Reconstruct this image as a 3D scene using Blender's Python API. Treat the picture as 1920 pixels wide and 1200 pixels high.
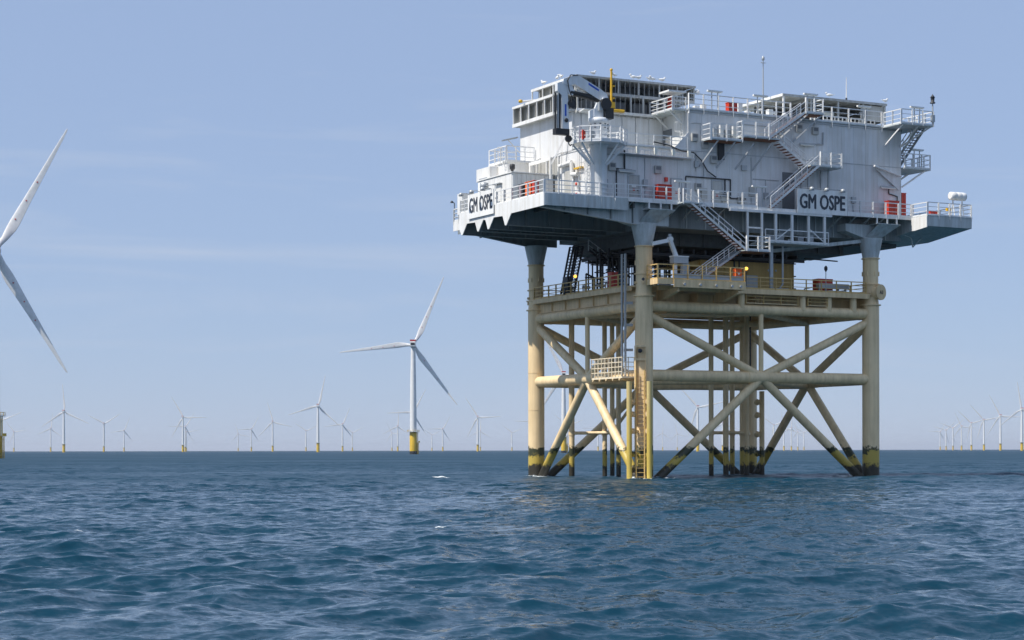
import bpy, math, random
import numpy as np
from mathutils import Vector, Matrix
R = math.radians
random.seed(7)
for o in list(bpy.data.objects): bpy.data.objects.remove(o)
scene = bpy.context.scene
col = scene.collection

# ------------------------------------------------------------------ camera
cam = bpy.data.cameras.new('camera'); camo = bpy.data.objects.new('camera', cam)
col.objects.link(camo); scene.camera = camo
camo.location = (0, 0, 2.8)
camo.rotation_euler = (R(90), R(0.10), 0)
cam.sensor_width = 36; cam.lens = 68.94; cam.shift_y = 0.1272
cam.clip_start = 0.5; cam.clip_end = 120000

# ------------------------------------------------------------------ world + sun
SUN_EL = R(54); SX, SY = -math.cos(R(26)), -math.sin(R(26))      # horizontal direction towards the sun
world = bpy.data.worlds.new('World'); scene.world = world; world.use_nodes = True
nt = world.node_tree; nt.nodes.clear()
def N(tree, t, **kw):
    n = tree.nodes.new(t)
    for k, v in kw.items(): setattr(n, k, v)
    return n
wout = N(nt, 'ShaderNodeOutputWorld'); bg = N(nt, 'ShaderNodeBackground')
sky = N(nt, 'ShaderNodeTexSky', sky_type='NISHITA', sun_disc=False)
sky.sun_elevation = SUN_EL; sky.sun_rotation = math.atan2(SX, SY)
sky.altitude = 300; sky.air_density = 1.0; sky.dust_density = 0.0; sky.ozone_density = 4.0
bg.inputs['Strength'].default_value = 0.105
# thin high cirrus, the same all round the sky
tc = N(nt, 'ShaderNodeTexCoord'); mp = N(nt, 'ShaderNodeMapping')
mp.inputs['Scale'].default_value = (2.2, 2.2, 26); mp.inputs['Location'].default_value = (1.1, 5.2, 9.3)
no = N(nt, 'ShaderNodeTexNoise'); no.inputs['Scale'].default_value = 1.3; no.inputs['Detail'].default_value = 7; no.inputs['Roughness'].default_value = 0.6
no.inputs['Distortion'].default_value = 0.6
rp = N(nt, 'ShaderNodeValToRGB'); rp.color_ramp.elements[0].position = 0.52; rp.color_ramp.elements[1].position = 0.80
rp.color_ramp.elements[1].color = (0.65, 0.65, 0.65, 1)
hs = N(nt, 'ShaderNodeHueSaturation'); hs.inputs['Saturation'].default_value = 0.93
mx = N(nt, 'ShaderNodeMixRGB'); mx.inputs['Color2'].default_value = (4.6, 5.3, 6.6, 1)
L = nt.links.new
L(tc.outputs['Generated'], mp.inputs['Vector']); L(mp.outputs[0], no.inputs['Vector']); L(no.outputs['Fac'], rp.inputs['Fac'])
L(sky.outputs[0], hs.inputs['Color']); L(rp.outputs['Color'], mx.inputs['Fac'])
hz = N(nt, 'ShaderNodeMixRGB'); hz.inputs['Fac'].default_value = 0.76; hz.inputs['Color2'].default_value = (3.15, 4.18, 6.4, 1)   # pale marine haze over the whole sky
L(hs.outputs[0], hz.inputs['Color1']); L(hz.outputs[0], mx.inputs['Color1']); L(mx.outputs[0], bg.inputs['Color']); L(bg.outputs[0], wout.inputs['Surface'])
sl = bpy.data.lights.new('sun', 'SUN'); slo = bpy.data.objects.new('sun', sl); col.objects.link(slo)
sl.energy = 5.0; sl.angle = R(0.53); sl.color = (1.0, 0.95, 0.87)
sd = Vector((SX*math.cos(SUN_EL), SY*math.cos(SUN_EL), math.sin(SUN_EL)))
slo.rotation_euler = sd.to_track_quat('Z', 'Y').to_euler(); slo.location = (-200, -100, 300)
scene.view_settings.view_transform = 'Standard'; scene.view_settings.look = 'None'
scene.view_settings.exposure = 0.12; scene.view_settings.gamma = 1
scene.render.engine = 'CYCLES'

# ------------------------------------------------------------------ materials
def new_mat(name):
    m = bpy.data.materials.new(name); m.use_nodes = True
    t = m.node_tree; b = t.nodes['Principled BSDF']
    return m, t, b
def paint(name, c, rough=0.5, dirt=0.25, streak=True, rust=0.0, metal=0.0, coord='Object'):
    """painted steel: blotchy fading, vertical run-off streaks and a little rust, all fixed to the thing"""
    m, t, b = new_mat(name); l = t.links.new
    tc = N(t, 'ShaderNodeTexCoord'); mp = N(t, 'ShaderNodeMapping')
    mp.inputs['Scale'].default_value = (1.6, 1.6, 0.10 if streak else 1.6)
    n1 = N(t, 'ShaderNodeTexNoise'); n1.inputs['Scale'].default_value = 1.4; n1.inputs['Detail'].default_value = 6; n1.inputs['Roughness'].default_value = 0.65
    n2 = N(t, 'ShaderNodeTexNoise'); n2.inputs['Scale'].default_value = 0.45; n2.inputs['Detail'].default_value = 4
    l(tc.outputs[coord], mp.inputs['Vector']); l(mp.outputs[0], n1.inputs['Vector']); l(tc.outputs[coord], n2.inputs['Vector'])
    r1 = N(t, 'ShaderNodeValToRGB'); d = 1-dirt
    r1.color_ramp.elements[0].position = 0.32; r1.color_ramp.elements[0].color = (d*0.98, d*0.95, d*0.9, 1)
    r1.color_ramp.elements[1].position = 0.62; r1.color_ramp.elements[1].color = (1, 1, 1, 1)
    l(n1.outputs['Fac'], r1.inputs['Fac'])
    r2 = N(t, 'ShaderNodeValToRGB')
    r2.color_ramp.elements[0].position = 0.35; r2.color_ramp.elements[0].color = (0.9, 0.9, 0.89, 1)
    r2.color_ramp.elements[1].position = 0.6
    l(n2.outputs['Fac'], r2.inputs['Fac'])
    a = N(t, 'ShaderNodeMixRGB', blend_type='MULTIPLY'); a.inputs['Fac'].default_value = 1; a.inputs['Color1'].default_value = (*c, 1)
    l(r1.outputs[0], a.inputs['Color2'])
    a2 = N(t, 'ShaderNodeMixRGB', blend_type='MULTIPLY'); a2.inputs['Fac'].default_value = 1
    l(a.outputs[0], a2.inputs['Color1']); l(r2.outputs[0], a2.inputs['Color2'])
    outc = a2.outputs[0]
    if rust > 0:
        mp3 = N(t, 'ShaderNodeMapping'); mp3.inputs['Scale'].default_value = (2.2, 2.2, 0.35); mp3.inputs['Location'].default_value = (5, 3, 9)
        n3 = N(t, 'ShaderNodeTexNoise'); n3.inputs['Scale'].default_value = 1.0; n3.inputs['Detail'].default_value = 8; n3.inputs['Roughness'].default_value = 0.7
        l(tc.outputs[coord], mp3.inputs['Vector']); l(mp3.outputs[0], n3.inputs['Vector'])
        r3 = N(t, 'ShaderNodeValToRGB'); r3.color_ramp.elements[0].position = 0.60; r3.color_ramp.elements[0].color = (0, 0, 0, 1)
        r3.color_ramp.elements[1].position = 0.78; r3.color_ramp.elements[1].color = (rust, rust, rust, 1)
        l(n3.outputs['Fac'], r3.inputs['Fac'])
        a3 = N(t, 'ShaderNodeMixRGB'); a3.inputs['Color2'].default_value = (0.23, 0.11, 0.045, 1)
        l(r3.outputs[0], a3.inputs['Fac']); l(outc, a3.inputs['Color1']); outc = a3.outputs[0]
    l(outc, b.inputs['Base Color'])
    b.inputs['Roughness'].default_value = rough; b.inputs['Metallic'].default_value = metal
    return m
def jacket_paint():
    """cream coating with a yellow splash-zone band and dark marine growth at the waterline (real heights on the steel)"""
    m = paint('cream_jacket', (0.93, 0.71, 0.415), 0.5, 0.2, True, 0.5)
    t = m.node_tree; b = t.nodes['Principled BSDF']; l = t.links.new
    src = b.inputs['Base Color'].links[0].from_socket
    g = N(t, 'ShaderNodeNewGeometry'); sp = N(t, 'ShaderNodeSeparateXYZ'); l(g.outputs['Position'], sp.inputs[0])
    nz = N(t, 'ShaderNodeTexNoise'); nz.inputs['Scale'].default_value = 1.9; nz.inputs['Detail'].default_value = 6; nz.inputs['Roughness'].default_value = 0.7
    l(g.outputs['Position'], nz.inputs['Vector'])
    nb = N(t, 'ShaderNodeTexNoise'); nb.inputs['Scale'].default_value = 0.35; nb.inputs['Detail'].default_value = 2
    l(g.outputs['Position'], nb.inputs['Vector'])
    def ma(op, a, b_, clamp=False):
        n = N(t, 'ShaderNodeMath', operation=op); n.use_clamp = clamp
        for i, x in enumerate((a, b_)):
            if isinstance(x, (int, float)): n.inputs[i].default_value = x
            else: l(x, n.inputs[i])
        return n.outputs[0]
    jag = ma('MULTIPLY', ma('SUBTRACT', nz.outputs['Fac'], 0.5), 2.1)
    zz = ma('ADD', sp.outputs['Z'], jag)
    big = ma('MULTIPLY', ma('SUBTRACT', nb.outputs['Fac'], 0.5), 2.2)
    def below(z, lim, soft): return ma('MULTIPLY', ma('SUBTRACT', lim, z), 1/soft, True)
    m1 = N(t, 'ShaderNodeMixRGB'); m1.inputs['Color2'].default_value = (0.045, 0.05, 0.022, 1); l(src, m1.inputs['Color1'])
    l(below(zz, 3.15, 0.2), m1.inputs['Fac'])
    m2 = N(t, 'ShaderNodeMixRGB'); m2.inputs['Color2'].default_value = (0.50, 0.37, 0.07, 1); l(m1.outputs[0], m2.inputs['Color1'])
    l(below(ma('ADD', zz, big), 2.55, 0.2), m2.inputs['Fac'])
    m3 = N(t, 'ShaderNodeMixRGB'); m3.inputs['Color2'].default_value = (0.035, 0.03, 0.018, 1); l(m2.outputs[0], m3.inputs['Color1'])
    l(below(zz, 1.4, 0.3), m3.inputs['Fac'])
    l(m3.outputs[0], b.inputs['Base Color'])
    return m
def fender_paint():
    m = paint('yellow_fender', (0.66, 0.52, 0.22), 0.5, 0.2, True, 0.3)
    t = m.node_tree; b = t.nodes['Principled BSDF']; l = t.links.new
    src = b.inputs['Base Color'].links[0].from_socket
    g = N(t, 'ShaderNodeNewGeometry'); sp = N(t, 'ShaderNodeSeparateXYZ'); l(g.outputs['Position'], sp.inputs[0])
    nz = N(t, 'ShaderNodeTexNoise'); nz.inputs['Scale'].default_value = 1.2; nz.inputs['Detail'].default_value = 5; l(g.outputs['Position'], nz.inputs['Vector'])
    mr = N(t, 'ShaderNodeMath', operation='MULTIPLY_ADD'); mr.inputs[1].default_value = 5.0; l(nz.outputs['Fac'], mr.inputs[0]); l(sp.outputs['Z'], mr.inputs[2])
    rg = N(t, 'ShaderNodeMapRange'); rg.inputs['From Min'].default_value = 6.0; rg.inputs['From Max'].default_value = 10; rg.inputs['To Min'].default_value = 1; rg.inputs['To Max'].default_value = 0
    l(mr.outputs[0], rg.inputs['Value'])
    mm = N(t, 'ShaderNodeMixRGB'); mm.inputs['Color2'].default_value = (0.60, 0.44, 0.09, 1); l(src, mm.inputs['Color1']); l(rg.outputs[0], mm.inputs['Fac'])
    l(mm.outputs[0], b.inputs['Base Color'])
    return m
def plain(name, c, rough=0.5, metal=0.0, emit=None, es=0):
    m, t, b = new_mat(name)
    no = N(t, 'ShaderNodeTexNoise'); no.inputs['Scale'].default_value = 3; no.inputs['Detail'].default_value = 4
    tc = N(t, 'ShaderNodeTexCoord'); t.links.new(tc.outputs['Object'], no.inputs['Vector'])
    mm = N(t, 'ShaderNodeMixRGB'); mm.inputs['Color1'].default_value = (*[x*0.82 for x in c], 1); mm.inputs['Color2'].default_value = (*[min(1, x*1.1) for x in c], 1)
    t.links.new(no.outputs['Fac'], mm.inputs['Fac']); t.links.new(mm.outputs[0], b.inputs['Base Color'])
    b.inputs['Roughness'].default_value = rough; b.inputs['Metallic'].default_value = metal
    if emit: b.inputs['Emission Color'].default_value = (*emit, 1); b.inputs['Emission Strength'].default_value = es
    return m
M = {}
M['white'] = paint('white_paint', (0.83, 0.83, 0.82), 0.45, 0.12, True, 0.10)
M['wall'] = paint('wall_paint', (0.74, 0.745, 0.75), 0.5, 0.13, True, 0.14)
M['screen'] = paint('grey_screen', (0.36, 0.36, 0.345), 0.6, 0.15, True, 0.0)
M['rail'] = plain('rail_paint', (0.78, 0.78, 0.77), 0.4)
M['hull'] = paint('hull_paint', (0.56, 0.61, 0.62), 0.5, 0.30, True, 0.25)
M['girder'] = paint('girder_shaded', (0.27, 0.305, 0.315), 0.55, 0.3, True, 0.3)  # hull paint darkened: the shade below deck is put into the colour
M['under'] = paint('underside_shaded', (0.09, 0.105, 0.11), 0.6, 0.35, False, 0.2)  # near-black: deep shade under the hull painted into the base colour
M['greypanel'] = paint('grey_panel', (0.50, 0.50, 0.48), 0.55, 0.2, True, 0.0)
M['louvre'] = paint('louvre_grey', (0.52, 0.53, 0.52), 0.55, 0.25, True, 0.1)
M['interior'] = plain('bay_interior', (0.17, 0.18, 0.19), 0.7)
M['galv'] = plain('galvanised_steel', (0.42, 0.44, 0.45), 0.45, 0.3)
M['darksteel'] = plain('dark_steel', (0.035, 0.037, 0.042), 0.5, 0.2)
M['black'] = plain('black_rubber', (0.02, 0.02, 0.022), 0.5)
M['rusttread'] = plain('rusty_grating', (0.24, 0.10, 0.05), 0.8)
M['cream'] = paint('cream_paint', (0.84, 0.625, 0.35), 0.5, 0.22, True, 0.5)
M['palecream'] = plain('pale_cream', (0.84, 0.72, 0.52), 0.45)
M['ochre'] = paint('ochre_paint', (0.60, 0.40, 0.12), 0.55, 0.2, True, 0.2)
M['creamrail'] = plain('cream_rail', (0.66, 0.45, 0.17), 0.45)
M['jacket'] = jacket_paint()
M['fender'] = fender_paint()
M['red'] = plain('red_paint', (0.58, 0.045, 0.02), 0.45)
M['orange'] = plain('orange_cover', (0.85, 0.16, 0.03), 0.5)
M['yellow'] = plain('yellow_paint', (0.68, 0.40, 0.02), 0.45)
M['blue'] = plain('blue_decal', (0.01, 0.09, 0.52), 0.4)
M['crane'] = paint('crane_paint', (0.78, 0.81, 0.84), 0.35, 0.10, True, 0.05)
M['letter'] = plain('sign_letter', (0.045, 0.055, 0.075), 0.6)
M['board'] = paint('board_white', (0.90, 0.90, 0.89), 0.4, 0.10, True, 0.1)
M['glass'] = plain('dark_glass', (0.02, 0.025, 0.03), 0.15)
M['lamp'] = plain('lamp_diffuser', (0.75, 0.74, 0.66), 0.35)
M['glow'] = plain('amber_lamp', (0.9, 0.5, 0.1), 0.4, 0, (1.0, 0.5, 0.08), 2.2)
M['turbine'] = paint('turbine_white', (0.78, 0.79, 0.80), 0.4, 0.06, False, 0.0)
M['tpyellow'] = paint('turbine_yellow', (0.72, 0.47, 0.03), 0.5, 0.2, True, 0.25)
M['tred'] = plain('turbine_red', (0.50, 0.05, 0.05), 0.5)
M['gull'] = plain('gull_white', (0.82, 0.82, 0.80), 0.8)

# ------------------------------------------------------------------ mesh helpers
class MB:
    def __init__(s): s.v = []; s.f = []; s.sm = []
    def add(s, vs, fs, smooth=False):
        o = len(s.v); s.v += [tuple(x) for x in vs]; s.f += [tuple(i+o for i in f) for f in fs]; s.sm += [smooth]*len(fs); return s
    def box(s, u0, u1, v0, v1, z0, z1):
        p = [(u0,v0,z0),(u1,v0,z0),(u1,v1,z0),(u0,v1,z0),(u0,v0,z1),(u1,v0,z1),(u1,v1,z1),(u0,v1,z1)]
        return s.add(p, [(3,2,1,0),(4,5,6,7),(0,1,5,4),(1,2,6,5),(2,3,7,6),(3,0,4,7)])
    def beam(s, p0, p1, w, h, up=(0,0,1)):
        p0 = Vector(p0); p1 = Vector(p1); d = (p1-p0).normalized(); up = Vector(up)
        if abs(d.dot(up)) > 0.98: up = Vector((0,1,0))
        a = d.cross(up).normalized(); b = a.cross(d).normalized()
        q = []
        for p in (p0, p1):
            for i, j in ((-1,-1),(1,-1),(1,1),(-1,1)): q.append(p+a*(i*w/2)+b*(j*h/2))
        return s.add(q, [(0,1,2,3),(7,6,5,4),(0,4,5,1),(1,5,6,2),(2,6,7,3),(3,7,4,0)])
    def tube(s, p0, p1, r0, r1=None, n=14, caps=True):
        r1 = r0 if r1 is None else r1
        p0 = Vector(p0); p1 = Vector(p1); d = (p1-p0).normalized()
        up = Vector((0,0,1)) if abs(d.z) < 0.95 else Vector((1,0,0))
        a = d.cross(up).normalized(); b = a.cross(d).normalized()
        q = []
        for p, r in ((p0, r0), (p1, r1)):
            for k in range(n):
                t = 2*math.pi*k/n; q.append(p+a*(r*math.cos(t))+b*(r*math.sin(t)))
        s.add(q, [(k, n+k, n+(k+1) % n, (k+1) % n) for k in range(n)], True)
        if caps: s.add(q[:n], [tuple(range(n))]); s.add(q[n:], [tuple(range(n-1, -1, -1))])
        return s
    def path(s, pts, r, n=8):
        for a, b in zip(pts, pts[1:]): s.tube(a, b, r, r, n)
        return s
    def lathe(s, prof, c=(0,0,0), n=24, axis='z'):
        q = []
        for r, z in prof:
            for k in range(n):
                t = 2*math.pi*k/n; x, y = r*math.cos(t), r*math.sin(t)
                q.append((c[0]+x, c[1]+y, c[2]+z) if axis == 'z' else ((c[0]+z, c[1]+x, c[2]+y) if axis == 'x' else (c[0]+y, c[1]+z, c[2]+x)))
        m = len(prof)
        s.add(q, [(i*n+k, i*n+(k+1) % n, (i+1)*n+(k+1) % n, (i+1)*n+k) for i in range(m-1) for k in range(n)], True)
        s.add(q[:n], [tuple(range(n-1, -1, -1))]); s.add(q[-n:], [tuple(range(n))])
        return s
    def prism(s, poly, axis, a, b):
        """poly in the two other axes, extruded along axis from a to b"""
        def P(x, y, t): return {'u': (t, x, y), 'v': (x, t, y), 'z': (x, y, t)}[axis]
        n = len(poly); q = [P(x, y, a) for x, y in poly]+[P(x, y, b) for x, y in poly]
        return s.add(q, [tuple(range(n-1, -1, -1)), tuple(range(n, 2*n))]+[(k, (k+1) % n, n+(k+1) % n, n+k) for k in range(n)])
    def mesh(s, name, mat, base=(0,0,0)):
        me = bpy.data.meshes.new(name)
        me.from_pydata([(x-base[0], y-base[1], z-base[2]) for x, y, z in s.v], [], s.f)
        me.materials.append(mat)
        me.polygons.foreach_set('use_smooth', s.sm)
        me.update()
        import bmesh
        bm = bmesh.new(); bm.from_mesh(me); bmesh.ops.recalc_face_normals(bm, faces=bm.faces); bm.to_mesh(me); bm.free()
        return me
TH = R(27.6); CU, SU = math.cos(TH), math.sin(TH); F0 = (12.62, 187.2)
def W(u, v, z): return Vector((F0[0]+u*CU-v*SU, F0[1]+u*SU+v*CU, z))
BASE = {}
def tag(o, label, cat, group=None):
    o['label'] = label; o['category'] = cat
    if group: o['group'] = group
    return o
def thing(name, label, cat, base, group=None):
    """an Empty at a thing's base, in the platform's own axes (u along the front, v to the back)"""
    o = bpy.data.objects.new(name, None); col.objects.link(o); o.empty_display_size = 0.3
    o.location = W(*base); o.rotation_euler = (0, 0, TH); BASE[o] = base
    return tag(o, label, cat, group)
def part(name, mb, mat, parent):
    base = BASE[parent]
    o = bpy.data.objects.new(name, mb.mesh(name, M[mat] if isinstance(mat, str) else mat, base)); col.objects.link(o)
    o.parent = parent; BASE[o] = base
    return o
def solo(name, mb, mat, label, cat, base, group=None):
    o = bpy.data.objects.new(name, mb.mesh(name, M[mat], base)); col.objects.link(o)
    o.location = W(*base); o.rotation_euler = (0, 0, TH); BASE[o] = base
    return tag(o, label, cat, group)
def inst(name, me, parent, at):
    b = BASE[parent]; o = bpy.data.objects.new(name, me); col.objects.link(o); o.parent = parent
    o.location = (at[0]-b[0], at[1]-b[1], at[2]-b[2]); return o
POST = {}
def post_mesh(mat, h, drop, w, along):
    k = (mat, h, drop, w, along)                       # flat bar, broad side across the rail
    a, b = (0.025, w*0.85) if along == 'u' else (w*0.85, 0.025)
    if k not in POST: POST[k] = MB().box(-a, a, -b, b, -drop, h).mesh('post', M[mat])
    return POST[k]
def railing(parent, pts, h=1.12, mat='rail', gap=1.55, drop=0.28, toe=True, closed=False, w=0.10, mids=2):
    mb = MB(); pts = [Vector(p) for p in pts]
    if closed: pts = pts+[pts[0]]
    posts = []
    for a, b in zip(pts, pts[1:]):
        Z = Vector((0,0,1))
        mb.beam(a+Z*h, b+Z*h, 0.09, 0.09)
        for m in range(mids): mb.beam(a+Z*h*(m+1)/(mids+1), b+Z*h*(m+1)/(mids+1), 0.055, 0.055)
        if toe: mb.beam(a+Z*0.07, b+Z*0.07, 0.03, 0.14)
        n = max(1, round((b-a).length/gap))
        for k in range(n+1):
            p = a.lerp(b, k/n)
            if not any((p-q).length < 0.2 for q, _ in posts): posts.append((p, 'u' if abs(b.x-a.x) >= abs(b.y-a.y) else 'v'))
    r = part('railing', mb, mat, parent)
    for p, al in posts: inst('post', post_mesh(mat, h+0.02, drop, w, al), r, p)
    return r
def stairs(parent, top, bot, v0, v1, mat='white', tread='rusttread', step=0.21, rails=(True, True)):
    """top, bot = (u, z)"""
    mb = MB(); (ut, zt), (ub, zb) = top, bot
    for v in (v0, v1): mb.beam((ut, v, zt+0.02), (ub, v, zb+0.02), 0.06, 0.22, (0, 0, 1))
    st = part('staircase', mb, mat, parent)
    n = max(2, int(abs(zt-zb)/step)); tm = MB().box(-0.15, 0.15, v0+0.04, v1-0.04, -0.20, -0.13)
    me = tm.mesh('tread', M[tread])
    for k in range(1, n):
        t = k/n; inst('tread', me, st, (ut+(ub-ut)*t, 0, zt+(zb-zt)*t))
    for v, on in zip((v0, v1), rails):
        if not on: continue
        hb = MB(); H = 1.05
        hb.beam((ut, v, zt+H), (ub, v, zb+H), 0.07, 0.07); hb.beam((ut, v, zt+H*0.5), (ub, v, zb+H*0.5), 0.045, 0.045)
        for k in range(5):
            t = k/4; u = ut+(ub-ut)*t; z = zt+(zb-zt)*t; hb.box(u-0.04, u+0.04, v-0.03, v+0.03, z-0.1, z+H)
        part('handrail', hb, 'rail', st)
    return st
def stairs_v(parent, top, bot, u0, u1, mat='white', tread='rusttread'):
    mb = MB(); (vt, zt), (vb, zb) = top, bot
    for u in (u0, u1): mb.beam((u, vt, zt-0.12), (u, vb, zb-0.12), 0.06, 0.30)
    st = part('staircase', mb, mat, parent); n = int(abs(zt-zb)/0.22)
    me = MB().box(u0+0.04, u1-0.04, -0.14, 0.14, -0.025, 0.025).mesh('tread', M[tread])
    for k in range(1, n): t = k/n; inst('tread', me, st, (0, vt+(vb-vt)*t, zt+(zb-zt)*t))
    for u in (u0, u1):
        hb = MB(); hb.beam((u, vt, zt+1.05), (u, vb, zb+1.05), 0.07, 0.07); hb.beam((u, vt, zt+.5), (u, vb, zb+.5), 0.045, 0.045)
        for k in range(5): t = k/4; hb.box(u-.03, u+.03, vt+(vb-vt)*t-.04, vt+(vb-vt)*t+.04, zt+(zb-zt)*t-.1, zt+(zb-zt)*t+1.05)
        part('handrail', hb, 'rail', st)
    return st
def ladder(parent, p0, p1, side, w=0.5, mat='rail', hoop=None, name='ladder', r=0.05, rung=0.32):
    """vertical ladder p0 (bottom) to p1 (top); side = unit vector along the rungs; hoop = unit vector the cage stands out to"""
    p0 = Vector(p0); p1 = Vector(p1); s = Vector(side)*(w/2); mb = MB()
    for k in (-1, 1): mb.beam(p0+s*k, p1+s*k, r, r*1.4)
    if hoop is not None:
        h = Vector(hoop)*0.65; n = int((p1-p0).length/0.9)
        for k in range(2, n+1):
            q = p0.lerp(p1, k/n); mb.path([q+s, q+s*1.3+h*0.6, q+s*0.6+h, q-s*0.6+h, q-s*1.3+h*0.6, q-s], 0.025, 5)
        for e in (s*0.6+h, -s*0.6+h): mb.beam(p0.lerp(p1, 2/n)+e, p1+e, 0.04, 0.02)
    l = part(name, mb, mat, parent)
    me = MB().beam(-s, s, 0.035, 0.035).mesh('rung', M[mat]); n = int((p1-p0).length/rung)
    for k in range(1, n): inst('rung', me, l, p0.lerp(p1, k/n))
    return l
def text_mesh(txt, height, width):
    cu = bpy.data.curves.new('t', 'FONT'); cu.body = txt; cu.size = 1; cu.extrude = 0.02; cu.offset = 0.0; cu.align_x = 'CENTER'; cu.resolution_u = 3
    ob = bpy.data.objects.new('t', cu); col.objects.link(ob)
    bpy.context.view_layer.update(); dg = bpy.context.evaluated_depsgraph_get()
    me = bpy.data.meshes.new_from_object(ob.evaluated_get(dg)); bpy.data.objects.remove(ob)
    xs = [v.co.x for v in me.vertices]; ys = [v.co.y for v in me.vertices]
    sx = width/(max(xs)-min(xs)); sy = height/(max(ys)-min(ys)); cx = (max(xs)+min(xs))/2; cy = (max(ys)+min(ys))/2
    return [((v.co.x-cx)*sx, (v.co.y-cy)*sy, v.co.z) for v in me.vertices], [tuple(p.vertices) for p in me.polygons]

# ------------------------------------------------------------------ sea: one sheet to the horizon with real waves
def build_sea():
    rng = np.random.default_rng(11)
    rs = list(np.linspace(2, 22, 14)); r = 23.0
    while r < 60000:
        rs.append(r)
        if r < 60: d = 0.085
        elif r < 150: d = 0.085+(r-60)/90*0.125
        elif r < 330: d = 0.21+(r-150)/180*0.34
        elif r < 900: d = 0.55+(r-330)/570*3.8
        else: d = r*0.022*(1+max(0, (r-3000)/9000))
        r += d
    rs.append(60000.0); rs = np.array(rs)
    dense = np.linspace(R(-18.5), R(18.5), 540); rest = np.linspace(R(18.5), R(341.5), 80)[1:-1]
    az = np.concatenate([dense, rest]); nr, na = len(rs), len(az)
    RR, AA = np.meshgrid(rs, az, indexing='ij')
    X = RR*np.sin(AA); Y = RR*np.cos(AA)
    dr = np.gradient(rs)[:, None]; dspace = np.maximum(dr, RR*(R(37)/540))
    coarse = np.ones(na); coarse[540:] = 0.0
    Zh = np.zeros_like(X); DX = np.zeros_like(X); DY = np.zeros_like(X); J = np.zeros_like(X)
    nW = 180
    lam = np.exp(rng.uniform(np.log(0.28), np.log(10), nW)); kk = 2*np.pi/lam
    ang = R(-90+14)+rng.normal(0, 1, nW)*np.where(lam > 4, 0.42, 0.70)        # running towards the boat
    slope = (np.exp(-(np.log(lam/0.8)/0.85)**2/2)+0.75*np.exp(-(np.log(lam/4.5)/0.45)**2/2))*rng.uniform(0.4, 1.3, nW)
    slope *= 0.20/np.sqrt(np.sum(slope**2)/2); amp = slope/kk
    ph = rng.uniform(0, 2*np.pi, nW)
    lo = np.searchsorted(rs, 9000); miss = np.full_like(X, np.sum((amp*kk)**2)/2)
    for i in range(nW):
        hi = int(np.searchsorted(-(lam[i]/dspace[:lo, 0]-2.2), 0)); 
        if hi < 2: continue
        att = np.clip((lam[i]/dspace[:hi, :540]-2.2)/2.0, 0, 1); sl_ = (slice(0, hi), slice(0, 540))
        cx, cy = math.cos(ang[i]), math.sin(ang[i])
        p = kk[i]*(X[sl_]*cx+Y[sl_]*cy)+ph[i]
        sn, cs = np.sin(p), np.cos(p); a = amp[i]*att; miss[sl_] -= (1-(1-att)**2)*(amp[i]*kk[i])**2/2
        Zh[sl_] += a*sn; DX[sl_] += 1.2*a*cs*cx; DY[sl_] += 1.2*a*cs*cy; J[sl_] += a*kk[i]*sn
    gust = 0.92+0.22*np.sin(X/17+1.3*np.sin(Y/41))*np.sin(Y/33+0.7+np.sin(X/29))+0.14*np.sin(X/7.3+2*np.sin(Y/13))*np.sin(Y/11+1)
    Zh *= gust; X = X+DX*gust; Y = Y+DY*gust
    foam = np.clip((J*gust-0.88)/0.12, 0, 1)
    # broken water round the legs
    for u, v in ((0,0),(27,0),(0,21.7),(27,21.7),(24.2,0),(2.4,0),(0,19.9),(-1.3,-1.3)):
        w = W(u, v, 0); d = np.hypot(X-w.x, (Y-w.y)*0.8); foam = np.maximum(foam, np.clip(1.75-d/1.25, 0, 0.9))
        near = d < 3.0; Zh[near] += (0.15*np.exp(-((d-1.15)/0.45)**2)*(0.55+0.45*np.sin(5*X+7*Y)))[near]       # wash running up the steel
    # a few small breaking crests
    for wx, wy, wl, wd, wh in ((-7.1, 198, 1.5, 0.7, 0.22), (-1.0, 61.6, 0.30, 0.12, 0.05), (-2.6, 70.5, 0.35, 0.12, 0.05), (-15.2, 69, 0.4, 0.12, 0.05), (-14.5, 118, 0.6, 0.25, 0.08), (26, 150, 0.7, 0.3, 0.10), (5.5, 128, 0.5, 0.2, 0.07)):
        e = np.exp(-((X-wx)/wl)**2-((Y-wy)/wd)**2); Zh += wh*e*(0.7+0.3*np.sin(9*X/wl)); foam = np.maximum(foam, np.clip(e*1.5-0.3, 0, 1))
    verts = np.stack([X.ravel(), Y.ravel(), Zh.ravel()], 1)
    idx = np.arange(nr*na).reshape(nr, na)
    a = idx[:-1, :]; b = np.roll(idx, -1, 1)[:-1, :]; c = np.roll(idx, -1, 1)[1:, :]; d = idx[1:, :]
    quads = np.stack([a.ravel(), d.ravel(), c.ravel(), b.ravel()], 1)
    me = bpy.data.meshes.new('sea'); nq = len(quads)
    me.vertices.add(len(verts)); me.vertices.foreach_set('co', verts.ravel())
    me.loops.add(nq*4); me.loops.foreach_set('vertex_index', quads.ravel().astype(np.int32))
    me.polygons.add(nq); me.polygons.foreach_set('loop_start', np.arange(0, nq*4, 4, dtype=np.int32))
    me.polygons.foreach_set('use_smooth', np.ones(nq, dtype=bool))
    at = me.attributes.new('foam', 'FLOAT', 'POINT'); at.data.foreach_set('value', foam.ravel().astype(np.float32))
    at = me.attributes.new('ripple', 'FLOAT', 'POINT'); at.data.foreach_set('value', np.sqrt(np.clip(miss, 0, 1)).ravel().astype(np.float32))   # slope of the waves too short for the sheet
    me.update(calc_edges=True); me.validate()
    if me.polygons[1000].normal.z < 0: me.flip_normals()
    o = bpy.data.objects.new('sea', me); col.objects.link(o); o['kind'] = 'structure'
    m, t, bs = new_mat('sea_water'); l = t.links.new
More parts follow.
